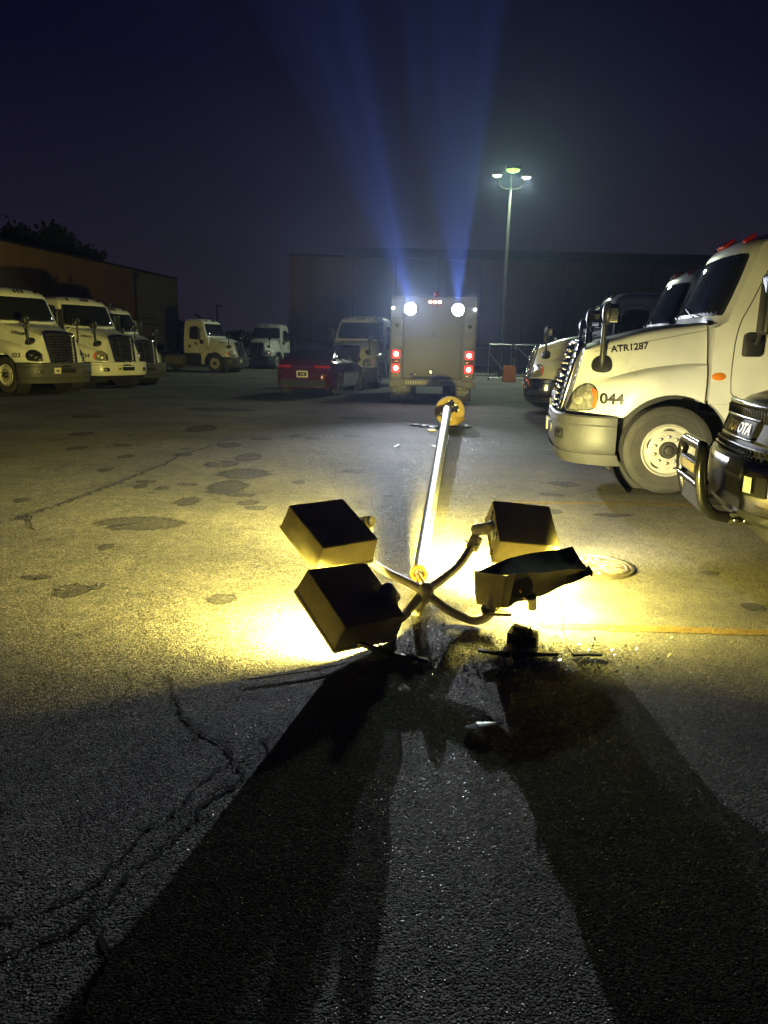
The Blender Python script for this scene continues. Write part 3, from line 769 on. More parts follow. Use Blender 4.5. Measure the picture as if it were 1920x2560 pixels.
# fourth lamp: torn open, cover plate bent away from the housing
A, B_, C_, G_ = Vector((.571, 4.45, .301)), Vector((1.208, 4.75, .393)), Vector((1.253, 4.50, .320)), Vector((.735, 4.22, .366))
E1, E2, L2, C2, K2 = Vector((.581, 4.45, .098)), Vector((.694, 4.22, .161)), Vector((.91, 4.36, .177)), Vector((1.261, 4.5, .282)), Vector((.842, 4.58, .374))
b = MB()
G0 = Vector((.705, 4.218, .352))
def quadslab(p, th, m, nsub=1):
    n = (p[1] - p[0]).cross(p[3] - p[0]).normalized() * th
    b.hexa([q for q in p] + [q + n for q in p], m)
R_ = lambda v: Vector(rel(v))
# left end wall, folded flange, back wall
quadslab([R_(A), R_(G0), R_(E2), R_(E1)], -.006, BOX)
quadslab([R_(G0), R_(G0 + Vector((.055, .012, .012))), R_(E2 + Vector((.035, .02, -.004))), R_(E2)], -.005, BOX)
back_low = [A + Vector((.0, .12, -.03)), Vector((.90, 4.70, .28)), Vector((.92, 4.70, .17)), E1 + Vector((0, .12, .03))]
quadslab([R_(q) for q in back_low], .006, BOX)
quadslab([R_(A), R_(A + Vector((0, .12, -.03))), R_(E1 + Vector((0, .12, .03))), R_(E1)], .006, BOX)
b.box(R_((.672, 4.30, .108)), (.17, .12, .02), ARM, .006)
f4 = b.build('broken_floodlight', LH, 30)
f4['label'] = 'torn open floodlight with its black cover plate bent outward'
b = MB()
top = [R_(A), R_(A.lerp(K2, .55) + Vector((0, 0, .012))), R_(K2), R_(K2.lerp(B_, .33) + Vector((0, 0, .004))), R_(K2.lerp(B_, .7)), R_(B_)]
mid = [R_(G0 + Vector((.03, .03, .0))), R_(Vector((.80, 4.25, .358))), R_(Vector((.90, 4.28, .352))), R_(Vector((1.02, 4.36, .345))), R_(Vector((1.14, 4.43, .335))), R_(C_)]
low = [R_(E2 + Vector((.03, .01, .0))), R_(Vector((.80, 4.30, .172))), R_(L2), R_(Vector((1.03, 4.40, .215))), R_(Vector((1.15, 4.46, .25))), R_(C2)]
def densify(r, k=4): return smooth_path(r, k)
rows = [densify(top), [a.lerp(c, .5) + Vector((0, .0, -.012)) for a, c in zip(densify(top), densify(mid))], densify(mid), [a.lerp(c, .5) + Vector((.0, .03, 0)) for a, c in zip(densify(mid), densify(low))], densify(low)]
for k, r in enumerate(rows):
    for i, p in enumerate(r): r[i] = p + Vector((0, .010 * noise.noise((i * .35, k * .8, 3)), .012 * noise.noise((i * .4, k * .7, 8))))
b.grid(rows, REFL)
back = [[p + Vector((.0, .012, -.006)) for p in r] for r in rows]
b.grid(back, REFL)
cv = b.build('cover_plate', f4, 45)
b = MB(); P0 = R_(B_) + Vector((-.002, -.006, .002))
b.hexa([P0, P0 + Vector((-.065, -.03, -.012)), P0 + Vector((-.095, -.055, -.055)), P0 + Vector((-.004, -.003, -.004))] + [q + Vector((0, .004, .003)) for q in (P0, P0 + Vector((-.065, -.03, -.012)), P0 + Vector((-.095, -.055, -.055)), P0 + Vector((-.004, -.003, -.004)))], BRIGHT)
b.build('bent_corner', cv)
b = MB(); b.tube([R_((.885, 4.34, .185)), R_((.89, 4.345, .16)), R_((.895, 4.35, .115)), R_((.895, 4.35, .105))], [.03, .026, .026, .02], ARM, 14)
b.tube([R_((.80, 4.27, .25)), R_((.82, 4.30, .2)), R_((.86, 4.33, .17))], .006, COPPER, 6)
b.build('socket', f4)
b = MB(); b.lathe([(0, .0), (0, .075), (.05, .07), (.09, .05), (.10, 0)], REFL, 20, 'y', R_((.80, 4.275, .275))); b.build('bowl_reflector', f4, 60)
b = MB()
b.grid([[R_(p) for p in ((1.225, 4.50, .30), (1.26, 4.52, .33), (1.285, 4.52, .30), (1.275, 4.49, .275))], [R_(Vector(p) + Vector((0, .02, .004))) for p in ((1.225, 4.50, .30), (1.26, 4.52, .33), (1.285, 4.52, .30), (1.275, 4.49, .275))]], REFL, close=True, cap=True)
b.build('hinge', f4)
ld = bpy.data.lights.new('lamp_light', 'AREA'); ld.shape = 'RECTANGLE'; ld.size = .26; ld.size_y = .12; ld.energy = 170; ld.color = HPSCOL
lo = bpy.data.objects.new('lamp_light', ld); COL.objects.link(lo); lo.parent = f4
lo.matrix_local = Matrix.Translation(R_((1.0, 4.66, .31))) @ Vector((.30, -.08, -.95)).to_track_quat('-Z', 'Y').to_matrix().to_4x4()

ld = bpy.data.lights.new('reflector_beam', 'SPOT'); ld.energy = 450; ld.color = HPSCOL; ld.spot_size = R(84); ld.spot_blend = 1; ld.shadow_soft_size = .05
lo = bpy.data.objects.new('reflector_beam', ld); COL.objects.link(lo); lo.parent = f4
lo.matrix_local = Matrix.Translation(R_((1.05, 4.66, .27))) @ Vector((.8, .6, .12)).to_track_quat('-Z', 'Y').to_matrix().to_4x4()

# ------------------------------------------------------------------ the pole lying on the asphalt, its collar and wires
T = thing('fallen_pole', 'long silver light pole lying on the asphalt, thin end toward the smashed lamps', 'light pole', (.2555, 5.183, 0))
o0 = Vector((.2555, 5.183, 0))
pa = [(.2555, 5.183, .066), (.50, 7.79, .142), (.744, 10.4, .218), (.988, 13.0, .294), (1.24, 15.7, .372)]
b = MB(); pp = smooth_path([Vector(p) - o0 for p in pa], 8)
b.tube(pp, [lerp(.047, .092, i / (len(pp) - 1)) for i in range(len(pp))], POLE, 40)
b.build('shaft', T, 60)
d = (Vector(pa[1]) - Vector(pa[0])).normalized(); rq = d.to_track_quat('Z', 'X').to_matrix()
b = MB(); b.lathe([(.05, .048), (.0, .062), (-.012, .064), (-.02, .058), (-.022, .04), (.0, .030), (.06, .03)], ORNG, 32, 'z', Vector(pa[0]) - o0, rot=rq); b.build('collar', T, 50)
b = MB()
for k in range(4):
    q = Vector(pa[0]) - o0 + Vector((.012 * math.cos(k * 1.7), 0, .012 * math.sin(k * 1.7)))
    hb = hubc - o0 + Vector((.02 * math.cos(k * 2), .02, -.05 + .015 * k))
    b.tube(smooth_path([q + d * .05, q - d * .03, q.lerp(hb, .5) + Vector((.02 * math.sin(k * 2.1), .0, .012 * math.cos(k * 3))), hb], 6), .0055, COPPER if k % 2 else SAND, 6)
b.build('wires', T, 60)
d = (Vector(pa[-1]) - Vector(pa[-2])).normalized()
T2 = thing('uprooted_base', 'round yellow concrete pole base knocked over at the far end of the fallen pole', 'pole base', (1.3, 16.1, gz(1.3, 16)))
dr = Vector((-.06, -.98, .10)).normalized(); rq = dr.to_track_quat('Z', 'X').to_matrix()
cc = Vector((.0, -.28, .315))
b = MB()
b.lathe([(0, 0), (0, .285), (.0, .300), (-.02, .31), (-.35, .312), (-.62, .29), (-.70, .2), (-.72, 0)], CONC, 48, 'z', cc, rot=rq)
for v in b.bm.verts:
    v.co += v.normal * .008 * noise.noise(v.co * 9)
b.build('block', T2, 40)
b = MB()
b.lathe([(.006, 0), (.006, .15), (.006, .286), (-.012, .304), (-.14, .314)], YEL, 48, 'z', cc, rot=rq); b.build('painted_face', T2, 40)
b = MB()
def L3(x, y, z): return tuple(cc + rq @ Vector((x, y, z)))
px = rq @ Vector((1, 0, 0))
def lz(p): return rq @ Vector(p) + cc
side_ = Vector((0, 0, 1)).cross(dr).normalized(); upv = dr.cross(side_).normalized()
def at_face(r, u, o): return cc + side_ * r + upv * u + dr * o
def plate_(r, u, o, sx, sy, sz, ang, m, tilt=0):
    Mx = Matrix((side_, upv, dr)).transposed() @ Matrix.Rotation(R(ang), 3, 'Z') @ Matrix.Rotation(R(tilt), 3, 'X')
    b.box(at_face(r, u, o), (sx, sy, sz), m, .006, rot=Mx)
plate_(-.02, .06, .07, .30, .24, .028, 35, DCHROME, 25)
plate_(-.10, -.02, .05, .26, .05, .06, 35, CHASSIS, 10)
plate_(.04, .14, .06, .18, .06, .05, -20, CHASSIS, 10)
plate_(-.13, .0, .10, .22, .025, .03, 38, CHROME, 0)
plate_(.10, .05, .09, .07, .15, .06, 40, DCHROME, 20)
plate_(.13, .10, .09, .07, .09, .07, 25, BRIGHT, 15)
for r, u in ((-.17, -.06), (.17, .02), (-.03, .2), (.02, -.16)):
    b.tube([at_face(r, u, 0), at_face(r, u, .11)], [.014, .014], NUT, 8)
b.build('anchor_plate', T2, 40)
b = MB()
b.hexa([at_face(*q) for q in ((.12, -.12, .02), (.25, -.10, .03), (.28, -.15, .10), (.13, -.27, .08))] + [at_face(*q) for q in ((.12, -.12, .0), (.29, -.10, -.05), (.33, -.15, .02), (.15, -.30, .0))], YEL)
b.build('spalled_chunk', T2, 20)
for i in range(11):
    a = rnd.uniform(-1, 1); x = 1.2 + a * .62; y = 15.55 + rnd.uniform(-.28, .22) + abs(a) * .12
    s = rnd.uniform(.04, .13)
    b = MB(); g = bmesh.ops.create_icosphere(b.bm, subdivisions=2, radius=1)
    for v in g['verts']: v.co = Vector((v.co.x * s * 1.7, v.co.y * s, max(-.25, v.co.z) * s * .35)) * (1 + .5 * noise.noise(v.co * 1.5 + Vector((i * 7, 0, 0))))
    b._faces(b.bm.faces[:], CHASSIS)
    o = b.build('broken_fragment', None, 30, (x, y, gz(x, y) + .01)); o.rotation_euler.z = rnd.uniform(0, 6)
    tag(o, 'flat black broken fragment on the asphalt around the knocked over yellow base', 'debris', 'black fragments around the uprooted base')

# ------------------------------------------------------------------ wreckage lying in front of the lamps
def flat_scrap(name, pts, th, m, label, cat, z=.012, group=None, lift=None):
    c = Vector((sum(p[0] for p in pts) / len(pts), sum(p[1] for p in pts) / len(pts), 0))
    b = MB()
    l = lift or [0] * len(pts)
    lo_ = [Vector((p[0], p[1], z + q)) - c for p, q in zip(pts, l)]
    b.grid([lo_, [p + Vector((0, 0, th)) for p in lo_]], m, close=True, cap=True, smooth=False)
    o = b.build(name, None, 30, c); return tag(o, label, cat, group)
b = MB()
T = thing('ballast_box', 'small dark ballast box on the asphalt below the torn open floodlight, wires trailing upward', 'ballast', (.795, 4.06, 0), R(-12))
b.hexa([(-.088, -.04, .005), (.074, -.05, .008), (.085, .05, .005), (-.075, .058, .005), (-.09, -.035, .072), (.074, -.046, .062), (.085, .054, .072), (-.07, .062, .088)], CHASSIS); b.build('body', T, 20)
b = MB(); b.box((-.02, .01, .09), (.085, .075, .024), CHASSIS, .01, rot=Matrix.Rotation(R(14), 3, 'Y')); b.tube([(.03, 0, .07), (.035, .0, .112), (.045, .005, .07)], .008, CHASSIS, 6)
b.build('terminal_block', T, 30)
def wire(label, pts, r, m):
    b = MB(); P_ = smooth_path(pts, 8); b.tube(P_, r, m, 6); o = b.build('wire', None, 60)
    return tag(o, label, 'wire')
wire('thin wire running from the bracket arm down to the left of the ballast box', [(.69, 4.30, .13), (.72, 4.24, .10), (.745, 4.15, .09), (.755, 4.09, .085)], .0026, COPPER)
wire('thin wire hanging from the broken lamp socket straight down to the ballast box', [(.875, 4.345, .165), (.85, 4.25, .12), (.835, 4.15, .09), (.82, 4.08, .085)], .0026, COPPER)
wire('long thin wire dangling from the bent cover plate to the glass on the ground', [(1.035, 4.405, .218), (1.05, 4.3, .15), (1.045, 4.2, .09), (1.03, 4.08, .04), (1.03, 3.98, .02), (1.045, 3.92, .012), (1.05, 3.88, .012)], .0026, COPPER)
wire('black wire trailing left across the asphalt from the front floodlight', [(.0, 3.83, .012), (-.12, 3.76, .012), (-.33, 3.63, .012), (-.5, 3.555, .012), (-.65, 3.50, .012)], .0026, WIRE)
wire('short looped black wire under the front floodlight', [(-.03, 3.93, .04), (-.01, 3.88, .05), (.01, 3.85, .03), (.0, 3.83, .012)], .004, WIRE)
wire('small twisted loop of bare wire lying across the long gasket strip', [(.66, 3.84, .012), (.69, 3.9, .06), (.70, 3.89, .065), (.69, 3.83, .03), (.665, 3.72, .012)], .004, COPPER)
flat_scrap('gasket_strip', [(.52, 3.895), (.70, 3.875), (.95, 3.90), (.95, 3.865), (.70, 3.84), (.52, 3.86)], .012, BLACKPL, 'long black gasket strip lying below the ballast box', 'strip', lift=[.02, .0, .008, .008, 0, .02])
flat_scrap('gasket_strip', [(1.03, 3.90), (1.12, 3.915), (1.20, 3.91), (1.19, 3.885), (1.12, 3.89), (1.04, 3.88)], .012, BLACKPL, 'short black gasket strip to the right of the dangling wire', 'strip')
flat_scrap('metal_bar', [(-.13, 3.925), (.02, 3.845), (.24, 3.775), (.25, 3.745), (.0, 3.815), (-.15, 3.90)], .018, BLACKPL, 'flat dark metal bar sticking out from under the front floodlight', 'bar', lift=[.03, .015, 0, 0, .015, .03])
T = thing('reflector_shard', 'bright curled triangular reflector shard lying in the dark foreground', 'shard', (.47, 3.06, .012), R(6)); T.rotation_euler.x = R(-16)
b = MB(); rows = []
for i in range(9):
    t = i / 8; w = .045 * (1 - t) ** .8 * (1 if i else .95) + .001
    x = -.05 + t * .13
    rows.append([(x, v * w, .016 + .012 * (1 - t) ** .6 * (1 - v * v) + .008 * t) for v in (-1, -.6, -.2, .2, .6, 1)])
WSH = mat('white_reflector_shard', (.85, .86, .88), .35, .2)
b.grid(rows, WSH); b.grid([[(p[0], p[1], p[2] - .004) for p in r] for r in rows], WSH); b.build('sheet', T, 60)
b = MB(); b.grid([[(-.095, -.03, .006), (-.10, 0, .012), (-.085, .03, .006)], [(-.045, -.042, .014), (-.045, 0, .028), (-.045, .042, .014)]], REFL); b.build('torn_end', T, 60)
flat_scrap('white_scrap', [(.745, 12.68), (.80, 12.72), (.83, 12.63), (.88, 12.72), (.90, 12.50), (.80, 12.48)], .006, mat('white_scrap', (.85, .85, .85), .6), 'notched white scrap on the asphalt beside the pole shaft', 'scrap', gz(.8, 12.6) + .006)
flat_scrap('white_scrap', [(.12, 12.35), (.21, 12.72), (.235, 12.70), (.16, 12.35)], .006, MATS['white_scrap'], 'thin white sliver on the asphalt left of the pole shadow', 'scrap', gz(.2, 12.5) + .006)
flat_scrap('white_scrap', [(.80, 15.0), (.95, 15.02), (.97, 14.86), (.84, 14.84)], .03, MATS['white_scrap'], 'pale folded scrap beside the thick end of the pole', 'scrap', gz(.9, 15) + .006)
# broken glass
GL = mat('broken_glass', (.75, .76, .72), .04, .0, spec=1.0)
GL.node_tree.nodes['Principled BSDF'].inputs['Metallic'].default_value = .15
b = MB()
def shard(x, y, s):
    h = rnd.uniform(0, 6.28); tx, ty = rnd.gauss(0, .45), rnd.gauss(0, .45)
    c = Vector((x, y, gz(x, y) + .006 + s * .4))
    vs = []
    for k in range(3):
        a = h + k * 2.09 + rnd.uniform(-.5, .5); r = s * rnd.uniform(.5, 1.2)
        dx, dy = r * math.cos(a), r * math.sin(a)
        vs.append(b.bm.verts.new(c + Vector((dx, dy, dx * tx + dy * ty))))
    f_ = b.bm.faces.new(vs); f_.material_index = b._mi(GL)
for i in range(2600):
    x, y = rnd.gauss(.78, .30), rnd.gauss(3.93, .15)
    shard(x, y, rnd.uniform(.0025, .0095))
for i in range(60): shard(rnd.gauss(.75, .4), rnd.gauss(3.9, .18), rnd.uniform(.010, .020))
for i in range(700): shard(rnd.gauss(-.1, .35), rnd.gauss(3.85, .16), rnd.uniform(.002, .006))
for i in range(900): shard(rnd.uniform(-2.2, 2.2), rnd.uniform(1.6, 4.2), rnd.uniform(.0012, .0035))
for i in range(200): shard(rnd.uniform(-1, 1.6), rnd.uniform(11, 16), rnd.uniform(.004, .01))
o = b.build('broken_glass', None, 0); tag(o, 'scatter of tiny broken lamp glass on the asphalt', kind='stuff')

# ------------------------------------------------------------------ manhole
T = thing('manhole_cover', 'round cast iron manhole cover with grit filled slots right of the lamps', 'manhole cover', (1.58, 5.66, 0))
b = MB(); b.lathe([(.004, .335), (.016, .325), (.018, .305), (.006, .300), (.006, .296)], IRON, 48, 'z'); b.build('frame', T, 40)
b = MB(); b.lathe([(.006, .294), (.016, .290), (.020, .27), (.013, .262), (.013, 0)], IRON, 48, 'z'); cvr = b.build('lid', T, 40)
b = MB()
for q in range(6):
    a = q * PI / 3 + .3
    for r_, dd, l, w in ((.19, 0, .075, .018), (.19, .06, .06, .018), (.19, -.06, .06, .018), (.10, .025, .04, .016), (.10, -.03, .04, .016)):
        pts = []
        for x, y in circle(r_, dd, l, w, 14):
            pts.append((x * math.cos(a) - y * math.sin(a), x * math.sin(a) + y * math.cos(a)))
        b.grid([[(x, y, .0145) for x, y in pts], [(sum(p[0] for p in pts) / 14 + (x - sum(p[0] for p in pts) / 14) * .7, sum(p[1] for p in pts) / 14 + (y - sum(p[1] for p in pts) / 14) * .7, .0165) for x, y in pts]], SAND, close=True, cap=True)
b.build('slots', cvr, 40)
# ------------------------------------------------------------------ semi trucks
make_truck('nearest white semi truck on the right with 044 and ATR1287 on its hood', (3.38, 9.80, 0), (-.990, .139), '044', 'ATR1287', 'grey', 'chrome', reds=True, steer=R(3), rear=False)
make_truck('second white semi truck in the right row, grille just past the nearest truck', (4.22, 13.65, 0), (-.990, .139), None, None, 'grey', 'chrome', reds=True, rear=False)
make_truck('third white semi truck in the right row with a dark shiny bumper', (4.80, 20.0, 0), (-.985, .17), None, None, 'chrome', 'chrome', reds=False, rear=False)
make_truck('farthest white semi truck in the right row, mostly hidden behind the others', (5.75, 24.4, 0), (-.99, .139), None, None, 'grey', 'dark', rear=False)
make_truck('leftmost white semi truck with 023 beside its dark headlight, cut by the picture edge', (-10.25, 22.9), (.87, -.49), '023', 'ATR4320', 'grey', 'chrome', lamps='dark', rear=True)
make_truck('white semi truck with 024 beside its headlight and a white bumper', (-9.75, 26.6), (.87, -.49), '024', 'ATR4331', 'white', 'chrome', rear=True)
make_truck('third white semi truck of the left row with two round lamps on its roof', (-10.2, 30.6), (.87, -.49), None, None, 'grey', 'chrome', roof_lamps=True, rear=True)
make_truck('far white day cab truck standing side on by the pale wall, lettering on its door', (-9.5, 45.5), (.955, -.30), None, 'ATR4317', 'grey', 'chrome', door_mark=True, rear=True)
make_truck('far white truck seen from the front in greenish light, grille dark', (-8.4, 53.0), (-.28, -.96), None, None, 'grey', 'dark', hood_mark='4177', paint=PAINT2, rear=True)
make_truck('white semi truck facing the camera behind the dark red car', (-1.33, 33.3), (-.27, -.963), None, None, 'grey', 'dark', rear=True)

# ------------------------------------------------------------------ service truck with work lights
SX, SY = 1.27, 22.2
T = thing('service_truck', 'tall grey service truck seen from behind with two bright work lights and red brake lights', 'truck', (SX, SY, gz(SX, SY)), R(-.8))
b = MB()
b.box((0, 3.0, 1.78), (2.40, 5.9, 2.34), ALUD, .04)
b.build('body', T, 40)
b = MB()
b.box((-.02, .03, 1.60), (1.62, .05, 1.86), ALU, .01)
b.tube([(-.82, .0, .72), (-.82, .0, 2.86)], .022, ALU, 8); b.tube([(.80, .0, .72), (.80, .0, 2.86)], .022, ALU, 8)
pn = b.build('rear_door', T, 40)
b = MB(); b.box((-.02, -.005, 1.83), (1.60, .03, .035), ALU, .008); b.box((.02, -.01, 1.92), (.09, .03, .06), CHASSIS, .01); b.build('door_rail', pn)
b = MB(); b.lathe([(-.0, .085), (-.03, .08), (-.04, .05), (-.035, 0)], DCHROME, 20, 'y', (-.03, .0, .88)); b.box((-.03, -.03, .88), (.06, .04, .03), CHROME, .008); b.build('latch', pn)
b = MB(); b.box((-.55, -.02, .80), (.14, .06, .06), CHROME, .02); b.box((-.50, -.045, .82), (.05, .03, .09), CHROME, .01); b.build('hook', pn)
# step and grab bumper
b = MB()
b.box((-.02, -.20, .66), (1.70, .46, .03), ALU, .008)
b.box((-.02, -.43, .60), (1.70, .025, .14), mat('worn_yellow_step', (.52, .46, .22), .6, vary=.4, vscale=14), .006)
b.build('step', T, 30)
b = MB()
for k in range(15): b.box((-.72 + k * .065, -.446, .60), (.03, .004, .085), WLINE if False else mat('faded_decal', (.78, .74, .52), .6, vary=.4, vscale=40), 0)
b.build('step_decal', T, 30)
for s in (-1, 1):
    b = MB()
    b.box((s * 1.02, -.01, 1.05), (.30, .05, .98), ALUD, .012)
    for z in (1.55, 1.98, 2.35): b.box((s * 1.02, -.02, z + .18), (.26, .03, .30), ALU, .01)
    b.tube([(s * 1.19, -.03, .72), (s * 1.19, -.03, 2.85)], .018, ALU, 8)
    b.build('side_panel', T, 40)
    b = MB(); b.lathe([(0, .06), (-.02, .06), (-.025, .045), (-.02, .02), (-.02, 0)], CHASSIS, 18, 'y', (s * 1.02, -.035, 2.15)); b.build('vent', T, 40)
    for z in (1.36, .97) if s < 0 else (1.36, .97):
        b = MB(); b.box((s * 1.03, -.045, z), (.22, .02, .22), REDE, .03); lm = b.build('brake_light', T, 40)
        b = MB(); b.lathe([(-.062, 0), (-.06, .05), (-.05, .075)], REDC, 20, 'y', (s * 1.03, 0, z)); b.build('lamp_core', lm, 60)
    b = MB(); b.box((s * 1.03, -.045, 1.165), (.22, .02, .10), REDLENS, .02); b.box((s * 1.03, -.045, .78), (.18, .02, .08), mat('white_reverse_lens', (.6, .6, .6), .2), .02); b.build('reflector', T, 40)
    b = MB(); b.box((s * 1.03, -.10, .55), (.36, .22, .20), ALU, .04); b.build('corner_bumper', T, 40)
    # mud flap with maker's plate
    b = MB(); b.box((s * .86, .35, .30), (.60, .02, .52), BLACKPL, .006); fl = b.build('mud_flap', T, 30)
    b = MB()
    fx = s * .86
    b.text('TRAFFIC', .085, lambda x, z: (fx - .0 + x, .336, .40 + z), mat('flap_print', (.55, .55, .52), .6), bold=.01, align='CENTER')
    b.text('SERVICE EQUIP', .07, lambda x, z: (fx + x, .336, .30 + z), MATS['flap_print'], bold=.02, align='CENTER')
    b.text('TRUCK BODY', .055, lambda x, z: (fx + x, .336, .22 + z), MATS['flap_print'], bold=.01, align='CENTER')
    for z in (.285, .38): b.box((fx, .337, z), (.54, .003, .008), MATS['flap_print'])
    b.build('flap_lettering', fl, 30)
    wheel_meshes(T, s * 1.02, 1.35, s, 0, True); wheel_meshes(T, s * .70, 1.35, s, 0, True); wheel_meshes(T, s * 1.02, 6.4, s)
    # work light on a bracket
    b = MB(); b.lathe([(.10, .07), (.08, .13), (.0, .165), (-.02, .168), (-.025, .16)], CHASSIS, 28, 'y', (s * .66, -.10, 2.60)); b.box((s * .66, .0, 2.60), (.06, .12, .10), CHASSIS, .01)
    wl = b.build('work_light', T, 40)
    b = MB(); b.lathe([(-.022, .16), (-.034, .10), (-.038, 0)], FLOODE, 28, 'y', (s * .66, -.10, 2.60)); b.build('lens', wl, 60)
    b = MB(); b.sphere((s * 1.14, -.06, 2.62), .035, emis('small_white_lamp', (.9, .95, 1), 25), 12); b.build('corner_lamp', T)
    ld = bpy.data.lights.new('work_beam', 'SPOT'); ld.energy = 5200 if s < 0 else 900; ld.color = (.82, .89, 1.0); ld.spot_size = R(66); ld.spot_blend = 1; ld.shadow_soft_size = .03
    lo = bpy.data.objects.new('work_beam', ld); COL.objects.link(lo); lo.parent = T; lo.location = (s * .66, -.16, 2.60)
    lo.rotation_euler = Vector((0, -1, .10)).to_track_quat('-Z', 'Y').to_euler()
for s, dirs in ((-1, ((-.26, -.62, .75, 24, .20), (-.02, -.55, .83, 5, .40), (-.10, -.58, .80, 4, .35), (-.20, -.6, .75, 6, .45), (-.30, -.6, .72, 3, .30), (-.40, -.6, .7, 4, .25))), (1, ((.02, -.6, .8, 6, .8), (-.10, -.58, .78, 24, .22), (-.05, -.5, .85, 4, .45), (-.13, -.6, .78, 4, .35), (-.24, -.6, .78, 5, .30)))):
    for dx, dy, dz, wd, q in dirs:
        ld = bpy.data.lights.new('added_flare_streak', 'SPOT'); ld.energy = 1500000 * q; ld.color = (.19, .30, 1.0); ld.spot_size = R(wd); ld.spot_blend = 1; ld.shadow_soft_size = .05  # added blue spots that draw lens flare streaks, no real lamps of the truck
        lo = bpy.data.objects.new('added_flare_streak', ld); COL.objects.link(lo); lo.parent = T; lo.location = (s * .66, -.18, 2.66)
        lo.rotation_euler = Vector((dx, dy, dz)).to_track_quat('-Z', 'Y').to_euler()
b = MB(); b.box((.02, -.02, 2.80), (.36, .04, .07), CHASSIS, .015); cl = b.build('marker_bar', T, 40)
for x in (-.11, .02, .15):
    b = MB(); b.sphere((x, -.045, 2.80), .045, REDC, 14, (1.1, .5, .8)); b.build('marker_lamp', cl, 60)
b = MB(); b.box((.02, -.03, 2.80), (.34, .025, .085), REDE, .03); b.build('lamp_lens', cl, 60)
b = MB(); b.lathe([(0, .07), (.06, .07), (.12, .05), (.13, 0)], REDLENS, 18, 'z', (.05, .1, 2.96)); b.build('beacon', T, 60)
b = MB()
b.box((0, 7.0, 1.35), (2.2, 2.1, 1.5), ALUD, .1); b.box((0, 7.0, 2.2), (2.0, 1.9, .3), ALUD, .1); b.box((0, 3.4, .62), (1.1, 7.6, .24), CHASSIS); b.box((0, 1.2, .62), (2.2, 1.6, .12), CHASSIS)
b.build('cab', T, 40)

